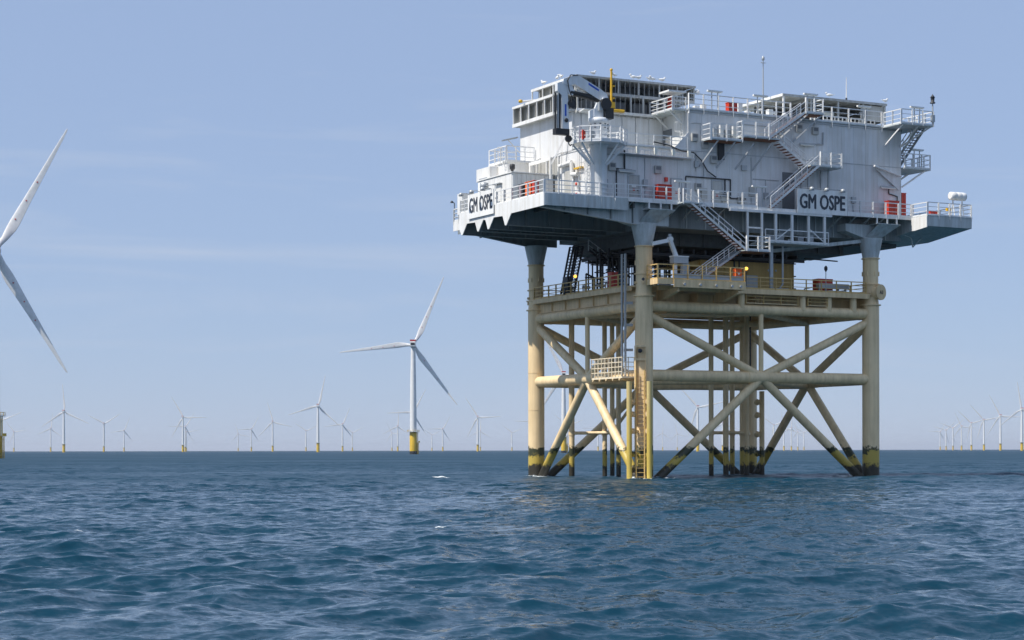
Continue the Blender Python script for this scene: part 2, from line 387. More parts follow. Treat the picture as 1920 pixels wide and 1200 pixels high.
    bs.inputs['Base Color'].default_value = (0.003, 0.033, 0.058, 1); bs.inputs['Roughness'].default_value = 0.07; bs.inputs['IOR'].default_value = 1.333; bs.inputs['Specular IOR Level'].default_value = 0.34
    g = N(t, 'ShaderNodeNewGeometry')
    acc = None; ra = N(t, 'ShaderNodeAttribute', attribute_name='ripple')
    for sc, k in ((0.16, 0.16), (0.45, 0.22), (1.3, 0.32), (4.2, 0.55), (13.0, 0.5)):
        mp = N(t, 'ShaderNodeMapping'); mp.inputs['Scale'].default_value = (sc*0.55, sc, sc); mp.inputs['Rotation'].default_value = (0, 0, R(14)); mp.inputs['Location'].default_value = (sc, 2*sc, 0)
        nn = N(t, 'ShaderNodeTexNoise'); nn.inputs['Scale'].default_value = 1; nn.inputs['Detail'].default_value = 2; nn.inputs['Distortion'].default_value = 0.3
        l(g.outputs['Position'], mp.inputs['Vector']); l(mp.outputs[0], nn.inputs['Vector'])
        sb = N(t, 'ShaderNodeVectorMath', operation='SUBTRACT'); sb.inputs[1].default_value = (0.5, 0.5, 0.5); l(nn.outputs['Color'], sb.inputs[0])
        ml = N(t, 'ShaderNodeVectorMath', operation='MULTIPLY'); ml.inputs[1].default_value = (k, k, 0); l(sb.outputs[0], ml.inputs[0])
        if acc is None: acc = ml
        else:
            ad = N(t, 'ShaderNodeVectorMath', operation='ADD'); l(acc.outputs[0], ad.inputs[0]); l(ml.outputs[0], ad.inputs[1]); acc = ad
    # waves too short for the sheet become microfacet roughness
    fm = N(t, 'ShaderNodeMath', operation='MULTIPLY_ADD'); fm.inputs[1].default_value = 1.8; fm.inputs[2].default_value = -0.135; l(ra.outputs['Fac'], fm.inputs[0])
    fx = N(t, 'ShaderNodeMath', operation='MAXIMUM'); fx.inputs[1].default_value = 0.004; l(fm.outputs[0], fx.inputs[0])
    wp = N(t, 'ShaderNodeMapping'); wp.inputs['Scale'].default_value = (0.012, 0.035, 1); l(g.outputs['Position'], wp.inputs['Vector'])
    wn = N(t, 'ShaderNodeTexNoise'); wn.inputs['Scale'].default_value = 1; wn.inputs['Detail'].default_value = 5; wn.inputs['Roughness'].default_value = 0.7; l(wp.outputs[0], wn.inputs['Vector'])
    wr = N(t, 'ShaderNodeMapRange'); wr.inputs['From Min'].default_value = 0.3; wr.inputs['From Max'].default_value = 0.7; wr.inputs['To Min'].default_value = 0.45; wr.inputs['To Max'].default_value = 1.7; l(wn.outputs['Fac'], wr.inputs['Value'])
    wm = N(t, 'ShaderNodeMath', operation='MULTIPLY'); l(fx.outputs[0], wm.inputs[0]); l(wr.outputs[0], wm.inputs[1])       # wind patches
    sq = N(t, 'ShaderNodeMath', operation='SQRT'); l(wm.outputs[0], sq.inputs[0]); l(sq.outputs[0], bs.inputs['Roughness'])
    sc_ = acc
    an = N(t, 'ShaderNodeVectorMath', operation='ADD'); l(g.outputs['Normal'], an.inputs[0]); l(sc_.outputs[0], an.inputs[1])
    prev = N(t, 'ShaderNodeVectorMath', operation='NORMALIZE'); l(an.outputs[0], prev.inputs[0])
    l(prev.outputs[0], bs.inputs['Normal'])
    fa = N(t, 'ShaderNodeAttribute', attribute_name='foam')
    fn = N(t, 'ShaderNodeTexNoise'); fn.inputs['Scale'].default_value = 3.5; fn.inputs['Detail'].default_value = 6; fn.inputs['Roughness'].default_value = 0.75
    l(g.outputs['Position'], fn.inputs['Vector'])
    mu = N(t, 'ShaderNodeMath', operation='MULTIPLY'); l(fa.outputs['Fac'], mu.inputs[0]); l(fn.outputs['Fac'], mu.inputs[1])
    rr = N(t, 'ShaderNodeValToRGB'); rr.color_ramp.elements[0].position = 0.34; rr.color_ramp.elements[1].position = 0.50
    l(mu.outputs[0], rr.inputs['Fac'])
    df = N(t, 'ShaderNodeBsdfDiffuse'); df.inputs['Color'].default_value = (0.72, 0.76, 0.78, 1)
    ms = N(t, 'ShaderNodeMixShader'); out = t.nodes['Material Output']
    l(rr.outputs[0], ms.inputs['Fac']); l(bs.outputs[0], ms.inputs[1]); l(df.outputs[0], ms.inputs[2]); l(ms.outputs[0], out.inputs['Surface'])
    me.materials.append(m)
build_sea()

# ------------------------------------------------------------------ jacket
LEGS = {'F': (0, 0), 'R': (27, 0), 'B': (27, 21.7), 'L': (0, 21.7)}
jk = thing('steel_jacket', 'cream tubular steel jacket with four legs standing in the sea', 'jacket', (0, 0, 0))
for nm, (u, v) in LEGS.items():
    lg = part('leg', MB().lathe([(0.86, -2), (0.86, 17.3), (0.78, 18.2), (0.78, 20.6), (0.80, 20.8), (0.80, 22.2)], (u, v, 0), 32), 'jacket', jk)
    for z, r in ((22.18, 0.93), (19.55, 0.94), (17.45, 1.05), (10.9, 0.885), (7.0, 0.88)):
        part('ring', MB().lathe([(r, z), (r, z+(0.10 if r > 0.9 else 0.04))], (u, v, 0), 32), 'jacket', lg)
    for k in range(6):
        a = k*math.pi/3+0.4; rr = 0.79
        part('lug', MB().beam((u+rr*math.cos(a), v+rr*math.sin(a), 20.9), (u+rr*math.cos(a), v+rr*math.sin(a), 20.45), 0.10, 0.20), 'jacket', lg)
        a += 0.5
        part('stub', MB().tube((u+0.7*math.cos(a), v+0.7*math.sin(a), 18.75), (u+0.98*math.cos(a), v+0.98*math.sin(a), 18.75), 0.13, 0.13, 10), 'cream', lg)
def brace(a, b, r, n=20): return part('brace', MB().tube(a, b, r, r, n), 'jacket', jk)
faces = [('F', 'R'), ('R', 'B'), ('B', 'L'), ('L', 'F')]
for a, b in faces:
    A = Vector((*LEGS[a], 0)); B = Vector((*LEGS[b], 0)); d = (B-A).normalized(); mid = (A+B)/2
    Z = lambda p, z: (p.x, p.y, z)
    brace(Z(A, 16.6), Z(B, 16.6), 0.50); brace(Z(A, 9.95), Z(B, 9.95), 0.56)
    for p in (A, B):
        brace(Z(p, 15.9), Z(mid, 10.0), 0.42); brace(Z(mid, 9.9), Z(p.lerp(mid, -0.02), -1.4), 0.43)
        s = 1 if p is A else -1
        part('brace_can', MB().tube(Z(p+d*s*0.8, 16.6), Z(p+d*s*1.9, 16.6), 0.53, 0.53, 20), 'jacket', jk)
    part('brace_can', MB().tube(Z(mid-d*1.7, 9.95), Z(mid+d*1.7, 9.95), 0.60, 0.60, 20), 'jacket', jk)
    brace(Z(mid, 10.0), Z(mid, 16.6), 0.24, 16)
# inner plan bracing
for a, b in (((13.5, 0), (27, 10.85)), ((27, 10.85), (13.5, 21.7)), ((13.5, 21.7), (0, 10.85)), ((0, 10.85), (13.5, 0))):
    brace((*a, 9.6), (*b, 9.6), 0.32); brace((*a, 16.3), (*b, 16.3), 0.32)
for u, v, r in ((3.43, 20.2, 0.30), (6.16, 17.99, 0.25), (8.39, 20.22, 0.25), (6.94, 16.46, 0.25), (16.07, 12.81, 0.26), (17.44, 12.1, 0.30), (19.72, 14.29, 0.27), (19.94, 11.92, 0.27), (22.6, 16.6, 0.3)):
    cd = part('riser_pipe', MB().tube((u, v, -2), (u, v, 17.8), r, r, 16), 'jacket', jk)
    for z in (9.6, 4.6): part('clamp', MB().lathe([(r+0.05, z-0.25), (r+0.05, z+0.25)], (u, v, 0), 16), 'jacket', cd)
for p0, p1 in (((16.07, 12.81, 4.6), (19.94, 11.92, 4.6)), ((17.44, 12.1, 4.6), (19.72, 14.29, 4.6)), ((19.9, 11.9, 4.4), (27, 21.7, 4.6)), ((6.16, 17.99, 4.7), (8.39, 20.22, 4.7)), ((6.94, 16.46, 4.6), (3.4, 20.2, 4.6)), ((8.39, 20.22, 4.7), (13.5, 21.7, 9.6))):
    brace(p0, p1, 0.17, 12)
# dark caisson behind, with bumper balls
cs = part('caisson', MB().tube((25.5, 17.1, -1.5), (25.5, 17.1, 9.2), 0.28, 0.28, 14), 'jacket', jk)
for z in (8.0, 6.6, 4.5, 2.4, -0.2+0.6):
    part('bumper', MB().lathe([(0.05, -0.35), (0.28, -0.24), (0.38, 0), (0.28, 0.24), (0.05, 0.35)], (25.05, 17.35, z), 14), 'jacket', cs)
# boat landing on the front leg, facing the corner
d45 = Vector((-0.7071, -0.7071, 0)); p45 = Vector((0.7071, -0.7071, 0))
for s in (-1, 1):
    b = d45*1.95+p45*(0.98*s)
    fd = part('fender_post', MB().tube((b.x, b.y, -1.5), (b.x, b.y, 9.3), 0.26, 0.26, 16), 'fender', jk)
    for z in (7.4, 6.2, 4.6, 2.4, 0.9):
        e = d45*0.7+p45*(0.45*s)
        part('standoff', MB().tube((b.x, b.y, z), (e.x, e.y, z), 0.17, 0.17, 12), 'jacket', fd)
        c = b.lerp(e, 0.45)
        part('shock_cell', MB().tube((c.x+d45.x*0.2, c.y+d45.y*0.2, z), (c.x-d45.x*0.25, c.y-d45.y*0.25, z), 0.27, 0.27, 14), 'jacket', fd)
lp = d45*1.55
ladder(jk, (lp.x, lp.y, -0.6), (lp.x, lp.y, 10.4), p45, 0.85, 'creamrail', None, 'boat_ladder', 0.10, 0.42)
bk = MB()
for s in (-1, 1):
    q = d45*1.35+p45*(0.52*s); bk.beam((q.x, q.y, -0.6), (q.x, q.y, 12.7), 0.10, 0.22)
for z in (12.65, 11.4): q0 = d45*1.35-p45*0.52; q1 = d45*1.35+p45*0.52; bk.beam((q0.x, q0.y, z), (q1.x, q1.y, z), 0.12, 0.2)
part('ladder_frame', bk, 'jacket', jk)
part('ladder_back', MB().beam(tuple(d45*1.18+Vector((0, 0, 5.0))), tuple(d45*1.18+Vector((0, 0, 12.6))), 0.95, 0.05, tuple(d45)), 'cream', jk)
part('fall_arrester', MB().lathe([(0.05, -0.2), (0.2, -0.12), (0.22, 0.1), (0.05, 0.2)], (d45.x*1.6, d45.y*1.6, 12.2), 12), 'darksteel', jk)
# cage basket platform beside the front leg
bs_ = part('basket_floor', MB().box(-2.6, -0.5, -0.3, 5.5, 9.62, 9.80), 'palecream', jk)
for k in range(5): part('floor_beam', MB().tube((-2.65, 0.2+k*1.25, 9.52), (-0.4, 0.2+k*1.25, 9.52), 0.11, 0.11, 10), 'cream', bs_)
gr = MB()
for (a, b) in (((-2.6, -0.3), (-2.6, 5.5)), ((-2.6, 5.5), (-0.6, 5.5)), ((-2.6, -0.3), (-0.6, -0.3))):
    a = Vector((*a, 0)); b = Vector((*b, 0)); n = round((b-a).length/0.62)
    for k in range(n+1): p = a.lerp(b, k/n); gr.beam((p.x, p.y, 9.8), (p.x, p.y, 11.6), 0.075, 0.075)
    for z in (10.25, 10.7, 11.15, 11.6): gr.beam((a.x, a.y, z), (b.x, b.y, z), 0.075, 0.075)
part('basket_cage', gr, 'palecream', bs_)
ladder(jk, (-1.3, 1.6, 9.8), (-1.3, 1.6, 21.6), (0, 1, 0), 0.62, 'galv', None, 'access_ladder', 0.14, 0.40)
for z in (12.4, 14.8, 16.9): part('ladder_clamp', MB().beam((-1.3, 1.6, z), (-0.5, 1.2, z), 0.16, 0.25), 'galv', jk)
ladder(jk, (24.5, 18.4, 10.2), (24.5, 18.4, 17.8), (0.886, -0.463, 0), 0.65, 'darksteel', None, 'access_ladder', 0.10, 0.42)
# A3 end drum on the right leg
dv = Vector((0.25, -0.97, 0)); c0 = Vector((27, 0, 18.75))
dr_ = part('trunnion', MB().tube(c0+dv*0.5, c0+dv*1.2, 0.62, 0.62, 28), 'jacket', jk)
part('trunnion_plate', MB().tube(c0+dv*1.2, c0+dv*1.35, 0.80, 0.80, 32), 'cream', dr_)
def put_text(txt, h, w, origin, right, normal, parent, mat='letter', lift=0.01, bold=0.0):
    vs, fs = text_mesh(txt, h, w-2*bold); o = Vector(origin); r = Vector(right); n = Vector(normal)
    mb = MB()
    for k, (dx, dy) in enumerate(((0, 0), (-1, 0), (1, 0), (0, .8), (0, -.8)) if bold else ((0, 0),)):     # heavy strokes
        mb.add([o+r*(x+dx*bold)+Vector((0, 0, 1))*(y+dy*bold)+n*(z+lift+0.004*k) for x, y, z in vs], fs)
    return part('lettering', mb, mat, parent)
put_text('A3', 0.36, 0.52, c0+dv*1.36, (0.97, 0.25, 0), dv, dr_)
for a in (-2.2, -1.15):
    part('number_plate', MB().tube((0.78*math.cos(a), 0.78*math.sin(a), 19.05), (0.82*math.cos(a), 0.82*math.sin(a), 19.05), 0.17, 0.17, 4), 'letter', jk)

# ------------------------------------------------------------------ cable deck (cream) on top of the jacket
cd = thing('cable_deck', 'cream cable deck with railings carried on the jacket top braces', 'deck', (13.5, 10.85, 17.1))
part('deck_plate', MB().prism([(-0.8, 0.9), (0.9, -0.8), (27.2, -0.8), (27.2, 22.4), (-0.8, 22.4)], 'z', 18.42, 18.56), 'cream', cd)
part('edge_beam', MB().beam((-0.8, 1.0, 18.3), (-0.8, 20.8, 18.3), 0.16, 0.46), 'cream', cd)
part('edge_beam', MB().beam((1.0, -0.8, 18.3), (26.2, -0.8, 18.3), 0.16, 0.46), 'cream', cd)
part('edge_beam', MB().beam((27.1, 1.0, 18.3), (27.1, 22.2, 18.3), 0.16, 0.46), 'cream', cd)
part('edge_beam', MB().beam((-0.7, 22.3, 18.3), (27, 22.3, 18.3), 0.16, 0.46), 'cream', cd)
def ibeam(a, b, h, w, parent, mat='cream'):
    a = Vector(a); b = Vector(b); mb = MB(); mb.beam(a, b, 0.05, h)
    for s in (-1, 1): mb.beam(a+Vector((0, 0, s*(h/2-.02))), b+Vector((0, 0, s*(h/2-.02))), w, 0.05)
    d = (b-a); n = int(d.length/2.6); x = d.normalized().cross(Vector((0, 0, 1)))
    for k in range(1, n): p = a.lerp(b, k/n); mb.beam(p-x*w*0.45, p+x*w*0.45, 0.03, h*0.96)
    return part('girder', mb, mat, parent)
for u in (0.0, 6.7, 13.5, 20.2, 27.0): ibeam((u, 0.9, 17.6), (u, 20.9, 17.6), 1.0, 0.42, cd)
for v in (2.2, 7.2, 14.5, 21.6): ibeam((1.0, v, 17.62), (26.0, v, 17.62), 0.94, 0.4, cd)
for u in (11.0, 18.3, 21.5, 24.6): part('support_stub', MB().tube((u, -0.25, 16.7), (u, -0.25, 18.1), 0.34, 0.34, 16), 'jacket', cd)
railing(cd, [(-0.8, 20.6, 18.56), (-0.8, 1.9, 18.56)], 1.2, 'creamrail', 1.6, 0.5, True, False, 0.09)
railing(cd, [(11.0, -0.8, 18.56), (25.8, -0.8, 18.56)], 1.15, 'creamrail', 1.8, 0.45, True, False, 0.09)
railing(cd, [(27.0, 1.2, 18.56), (27.0, 21.0, 18.56), (1.0, 22.2, 18.56)], 1.15, 'creamrail', 2.2, 0.3, True, False, 0.09)
# lower service gangway under the deck front
for u0, u1 in ((11.4, 17.6), (18.8, 21.2)):
    part('gangway_floor', MB().box(u0, u1, -0.5, 0.7, 17.16, 17.24), 'cream', cd)
    railing(cd, [(u0, -0.5, 17.24), (u1, -0.5, 17.24)], 0.95, 'creamrail', 1.9, 0.1, False, False, 0.08)
# projecting lay-down platform by the front leg
part('platform_floor', MB().box(1.45, 9.6, -3.0, -0.9, 18.80, 18.93), 'cream', cd)
part('platform_floor', MB().box(-0.25, 1.45, -2.9, -0.9, 18.80, 18.93), 'cream', cd)
part('platform_fascia', MB().box(1.45, 9.6, -3.08, -2.98, 18.20, 18.95), 'cream', cd)
part('platform_fascia', MB().box(-0.3, -0.22, -2.95, -0.9, 18.45, 18.95), 'cream', cd)
part('platform_fascia', MB().box(-0.3, 1.4, -3.0, -2.9, 18.45, 18.95), 'cream', cd)
part('platform_fascia', MB().box(9.55, 9.65, -2.9, -0.9, 18.20, 18.95), 'cream', cd)
for u in (2.6, 4.4, 6.2, 8.0, 9.0): part('padeye', MB().tube((u, -3.2, 18.5), (u, -3.07, 18.5), 0.13, 0.13, 8), 'galv', cd)
for u, e in ((2.2, -2.7), (9.0, -2.7)):
    mb = MB().prism([(e, 18.2), (e, 17.9), (1.2, 17.0), (1.2, 18.2)], 'u', u-0.05, u+0.05); mb.beam((u, e, 17.88), (u, 1.2, 16.98), 0.42, 0.06); part('cantilever', mb, 'cream', cd)
railing(cd, [(-0.25, -1.0, 18.93), (-0.25, -2.92, 18.93), (1.45, -2.96, 18.93), (9.55, -2.96, 18.93), (9.55, -1.0, 18.93)], 1.38, 'creamrail', 1.65, 0.45, True, False, 0.10)
part('mesh_infill', MB().box(1.6, 9.4, -2.90, -2.88, 19.0, 19.5), 'galv', cd)
part('spider_plate', MB().box(3.5, 11.5, 1.5, 4.5, 16.05, 16.35), 'cream', cd)
# clutter of pipes and trays on the deck
pw = part('pipe_rack', MB().beam((22.2, 2.5, 19.5), (26.0, 2.5, 19.5), 0.5, 0.5), 'galv', cd)
for u in (22.4, 23.2, 24.8, 25.7): part('rack_leg', MB().box(u-.06, u+.06, 2.4, 2.6, 18.56, 19.3), 'galv', pw)
for k in range(10):
    u = 1.5+k*2.4; part('cable_tray', MB().beam((u, 2.0+1.5*(k % 3), 18.95), (u+2.2, 2.0+1.5*(k % 3), 18.95), 0.5, 0.12), 'galv', cd)
for u, v in ((1.0, 16.5), (0.6, 12.0), (2.2, 18.4), (0.8, 9.4), (23.5, 6), (24.8, 4.5)):
    mb = MB()
    for k in range(3): a = random.uniform(-.5, .5); b = random.uniform(-.4, .4); mb.path([(u+a, v+b, 18.56), (u+a, v+b, 19.5), (u+a+.5, v+b-.3, 19.6)], 0.06, 6)
    mb.box(u-.4, u+.3, v-.2, v+.3, 19.1, 19.35); part('valve_stand', mb, 'galv', cd)

# ------------------------------------------------------------------ topside
ts = thing('substation_topside', 'white offshore substation topside of stacked steel decks on the cream jacket', 'substation', (13.5, 8, 24.2))
for nm, (u, v) in LEGS.items():
    part('leg_cone', MB().lathe([(0.82, 22.30), (0.84, 22.5), (1.22, 24.25)], (u, v, 0), 32), 'hull', ts)
# hull below the main deck
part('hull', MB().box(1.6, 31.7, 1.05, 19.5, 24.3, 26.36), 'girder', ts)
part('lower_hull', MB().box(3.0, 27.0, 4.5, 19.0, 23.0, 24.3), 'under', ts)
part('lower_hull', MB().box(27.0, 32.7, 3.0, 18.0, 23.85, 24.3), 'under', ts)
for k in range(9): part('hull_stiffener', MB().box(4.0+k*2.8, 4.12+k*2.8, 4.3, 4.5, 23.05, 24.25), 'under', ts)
for k in range(13): part('hull_stiffener', MB().box(3.2+k*2.2, 3.28+k*2.2, 0.93, 1.05, 24.35, 26.3), 'hull', ts)
DECK = [(-11.5, -1.35), (36.9-5.8, -1.35), (31.6, 20.5), (27.9, 23.0), (-9.0, 23.0), (-9.0, 18.2), (-11.5, 16.3)]
part('main_deck', MB().prism(DECK, 'z', 26.36, 26.5), 'girder', ts)
# left cantilever: fascia with hanging V plates over transverse girders
GV = (6.27, 9.91, 12.16, 15.75)
poly = [(-1.40, 26.52), (-1.40, 25.37)]
for v in GV: poly += [(v-1.15, 25.32), (v-0.16, 24.30), (v+0.12, 24.30), (v+0.62, 25.25)]
poly[-1] = (v+0.55, 24.9); poly += [(16.35, 25.3), (16.35, 26.52)]
part('edge_fascia', MB().prism(poly, 'u', -11.62, -11.52), 'white', ts)
for v in GV:
    g = part('girder', MB().box(-11.5, 2.5, v-0.04, v+0.04, 24.35, 26.36), 'girder', ts)
    part('flange', MB().box(-11.5, 2.5, v-0.22, v+0.22, 24.30, 24.35), 'girder', g)
    for u in (-9.5, -7.0, -4.5, -2.0): part('stiffener', MB().box(u-.03, u+.03, v-0.30, v-0.04, 24.4, 26.3), 'girder', g)
for v, ul in ((-0.45, -11.5), (21.7, -9.0)):
    mb = MB().prism([(ul, 26.36), (ul, 25.37), (-1.0, 24.22), (2.5, 24.22), (2.5, 26.36)], 'v', v-0.05, v+0.05)
    mb.beam((ul, v, 25.35), (-1.0, v, 24.20), 0.5, 0.06); g = part('girder', mb, 'hull' if v < 0 else 'girder', ts)
    for u in (-9, -6.5, -4, -1.6): part('stiffener', MB().box(u-.03, u+.03, v-0.25, v+0.25, 25.3-(u+11)*0.105, 26.3), 'girder', g)
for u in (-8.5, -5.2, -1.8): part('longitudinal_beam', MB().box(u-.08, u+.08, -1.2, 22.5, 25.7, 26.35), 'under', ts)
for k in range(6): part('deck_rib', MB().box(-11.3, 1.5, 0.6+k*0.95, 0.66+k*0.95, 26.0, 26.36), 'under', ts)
part('front_fascia', MB().box(-11.52, -2.6, -1.43, -1.33, 25.40, 26.52), 'hull', ts)
part('rear_fascia', MB().box(-9.05, -8.95, 18.0, 23.0, 25.5, 26.5), 'white', ts)
for k in range(7): part('fascia_joint', MB().box(-11.3+k*1.45, -11.26+k*1.45, -1.45, -1.43, 25.45, 26.4), 'hull', ts)
# walkway brackets along the front
for k in range(20):
    u = -2.0+k*1.75
    if 9.5 < u < 21: continue
    part('walkway_bracket', MB().beam((u, -1.3, 26.3), (u, 1.0, 25.2), 0.07, 0.14), 'hull', ts)
part('walkway_edge', MB().box(-2.6, 31.2, -1.44, -1.34, 26.24, 26.53), 'white', ts)
# leg gussets
for (u, v, sgn) in ((0, 0, 1), (27, 0, 1)):
    g = part('gusset', MB().prism([(u-3.4, 24.9), (u-0.9, 24.22), (u+0.9, 24.22), (u+2.3, 25.5), (u+2.3, 25.62), (u-3.4, 25.62)], 'v', -0.35, 1.2), 'hull', ts)
    part('gusset_flange', MB().add([(u-0.2, -1.65, 25.6), (u+2.5, -1.65, 25.6), (u+1.0, -0.3, 24.3), (u-1.0, -0.3, 24.3), (u-0.2, -1.65, 25.66), (u+2.5, -1.65, 25.66), (u+1.1, -0.36, 24.36), (u-0.9, -0.36, 24.36)], [(3,2,1,0),(4,5,6,7),(0,1,5,4),(1,2,6,5),(2,3,7,6),(3,0,4,7)]), 'hull', g)
    part('gusset_flange', MB().box(u-0.4, u+2.5, -1.7, 0.0, 25.62, 25.68), 'hull', g)
    for du in (-0.3, 1.0, 2.2): part('strut', MB().box(u+du-.07, u+du+.07, -1.5, -1.36, 25.66, 26.3), 'white', g)
# right cantilever platform
rp_ = part('side_platform', MB().prism([(-3.85, 26.45), (-3.85, 25.42), (3.0, 24.6), (8.0, 24.6), (8.0, 26.45)], 'u', 31.2, 36.95), 'hull', ts)
part('platform_plate', MB().box(31.15, 37.0, -3.9, 8.05, 26.45, 26.53), 'hull', rp_)
part('platform_end', MB().prism([(-3.88, 26.44), (-3.88, 25.3), (-2.0, 25.1), (-1.45, 25.1), (-1.45, 26.44)], 'u', 31.08, 31.19), 'white', rp_)
part('knee_pipe', MB().path([(31.5, 0.5, 25.0), (32.4, 0.2, 24.6), (32.6, 0.2, 23.7), (34.0, 0.6, 24.7)], 0.07, 8), 'hull', rp_)
# ---- walls: backing boxes and separate cladding panels
part('wall', MB().box(-4.76, 31.55, 0.86, 16.1, 26.5, 31.86), 'wall', ts)
part('wall', MB().box(5.6, 31.55, 0.86, 16.1, 31.86, 35.84), 'wall', ts)
part('wall', MB().box(-4.76, 5.6, 5.42, 16.1, 31.86, 35.6), 'wall', ts)
def panels(along, a0, a1, n, fixed, z0, z1, mat='wall', t=0.06, gap=0.016, alt=0.0):
    w = (a1-a0)/n
    for k in range(n):
        x0, x1 = a0+k*w+gap/2, a0+(k+1)*w-gap/2; e = alt*(k % 2)
        mb = MB().box(x0, x1, fixed-e, fixed+t, z0, z1) if along == 'u' else MB().box(fixed-e, fixed+t, x0, x1, z0, z1)
        part('wall_panel', mb, mat, ts)
panels('u', -4.8, 31.6, 24, 0.80, 26.52, 31.86)
panels('u', 5.54, 31.6, 17, 0.80, 31.92, 35.84)
panels('v', 0.82, 7.8, 4, -4.82, 26.52, 31.86); panels('v', 14.85, 16.1, 1, -4.82, 26.52, 31.6)
panels('v', 5.38, 16.1, 5, -4.82, 31.64, 35.62)
panels('u', -4.6, 5.4, 13, 5.35, 31.95, 35.5, 'wall', 0.06, 0.03, 0.10)
panels('v', 0.9, 5.35, 2, 5.54, 31.92, 35.84)
part('seam_strip', MB().box(5.5, 31.62, 0.76, 0.80, 31.87, 31.91), 'galv', ts)
part('seam_strip', MB().box(-4.86, -4.82, 0.8, 16.1, 31.60, 31.635), 'galv', ts)
part('seam_strip', MB().box(5.5, 31.65, 0.72, 0.80, 35.62, 35.80), 'galv', ts)
panels('v', 7.9, 14.8, 7, -4.80, 26.52, 31.58, 'screen', 0.05, 0.05)
for v in (7.9, 10.3, 12.4): part('panel_post', MB().box(-5.0, -4.82, v-0.06, v+0.06, 26.5, 31.6), 'white', ts)
part('parapet_plate', MB().prism([(3.85, 31.95), (5.53, 31.95), (5.53, 33.65)], 'v', 0.72, 0.78), 'wall', ts)
# doors, vents and conduits on the front
def door(u0, u1, z0, z1, mat='greypanel', v=0.74):
    d = part('door', MB().box(u0, u1, v, 0.79, z0, z1), mat, ts)
    fr = MB(); fr.box(u0-.1, u0, v-.04, .79, z0, z1+.1); fr.box(u1, u1+.1, v-.04, .79, z0, z1+.1); fr.box(u0, u1, v-.04, .79, z1, z1+.1)
    part('door_frame', fr, 'galv', d); part('handle', MB().box(u1-.2, u1-.1, v-.06, v, z0+1.0, z0+1.15), 'black', d)
    part('notice', MB().box((u0+u1)/2-.25, (u0+u1)/2+.25, v-.02, v, z0+1.35, z0+1.6), 'white', d)
    part('notice', MB().box((u0+u1)/2-.12, (u0+u1)/2+.12, v-.02, v, z0+1.0, z0+1.2), 'red', d)
    return d
door(-1.2, -0.1, 26.6, 29.05); door(3.6, 4.7, 26.6, 29.0, 'wall'); door(8.3, 9.4, 26.6, 29.1)
part('dark_doorway', MB().box(16.65, 18.1, 0.735, 0.79, 26.7, 30.5), 'interior', ts)
for u, z in ((2.0, 29.8), (-3.1, 29.75), (8.4, 31.2), (7.4, 32.6), (18.6, 35.0), (20.6, 34.9), (6.2, 33.2), (9.6, 27.6), (11.6, 27.4), (6.6, 28.4)):
    b = part('junction_box', MB().box(u-.36, u+.36, 0.52, 0.79, z-.38, z+.36), 'greypanel', ts)
    part('louvre_front', MB().box(u-.26, u+.26, 0.50, 0.52, z-.05, z+.28), 'interior', b)
def conduit(pts, r=0.07, mat='galv', v=0.70): return part('conduit', MB().path([(u, v, z) for u, z in pts], r, 8), mat, ts)
conduit([(5.2, 26.9), (5.2, 29.35), (10.4, 29.35), (10.4, 27.5), (12.2, 27.55)], 0.06, 'darksteel'); conduit([(9.75, 29.3), (9.75, 27.7), (10.4, 27.7)], 0.07, 'darksteel')
conduit([(-2.6, 26.9), (-2.6, 29.6), (-0.9, 29.55)], 0.06, 'darksteel'); conduit([(-1.7, 29.6), (-1.7, 31.4)], 0.08, 'darksteel')
conduit([(29.9, 29.6), (29.9, 29.1), (31.0, 28.9), (31.0, 28.0)], 0.055, 'darksteel')
conduit([(21.6, 34.8), (21.6, 33.6), (18.8, 33.5)], 0.07, 'galv'); conduit([(18.9, 28.7), (18.9, 31)], 0.06); conduit([(21.3, 28.9), (21.3, 31.0)], 0.06)
pts = [(1.5, 32.4), (3.2, 32.2), (4.6, 31.75), (6.0, 31.7), (6.9, 31.0), (7.6, 30.0), (8.6, 29.45)]
part('hose', MB().path([(u, 0.55, z) for u, z in pts], 0.065, 8), 'darksteel', ts)
def tube_fitting_on_wall(u0, u1, z):
    f_ = part('wall_lamp', MB().box(u0, u1, 0.45, 0.60, z-.10, z+.10), 'galv', ts); part('diffuser', MB().box(u0+.1, u1-.1, 0.42, 0.58, z-.17, z-.1), 'lamp', f_)
for a in ((28.7, 30.7, 29.75), (-2.5, -0.6, 29.45), (18.6, 20.4, 33.45)): tube_fitting_on_wall(*a)
for u0, z0, u1, z1 in ((-4.2, 30.9, 4.9, 30.9), (6.4, 29.9, 6.4, 31.8), (12.9, 27.2, 12.9, 31.7), (13.1, 29.6, 16.2, 29.6), (5.9, 34.6, 7.0, 34.6), (16.4, 34.2, 16.4, 35.7), (11.2, 34.9, 15.0, 34.9), (0.6, 26.7, 0.6, 30.9), (-3.9, 27.0, -3.9, 30.9), (25.4, 26.7, 25.4, 28.4), (7.3, 29.5, 7.3, 30.6), (14.6, 27.0, 14.6, 29.6)):
    conduit([(u0, z0), (u1, z1)], 0.035, 'galv', 0.76)
for u, z, w, h, mt in ((0.6, 28.4, .25, .35, 'galv'), (-3.9, 28.1, .3, .4, 'galv'), (12.9, 28.3, .3, .45, 'greypanel'), (14.6, 28.0, .25, .3, 'galv'), (25.4, 28.2, .25, .3, 'galv'), (6.4, 30.6, .2, .3, 'galv'), (16.4, 34.4, .25, .3, 'galv'), (7.3, 27.8, .3, .5, 'greypanel'), (2.95, 28.9, .15, .2, 'red'), (12.0, 30.6, .3, .25, 'galv')):
    part('wall_box', MB().box(u-w, u+w, 0.58, 0.79, z-h, z+h), mt, ts)
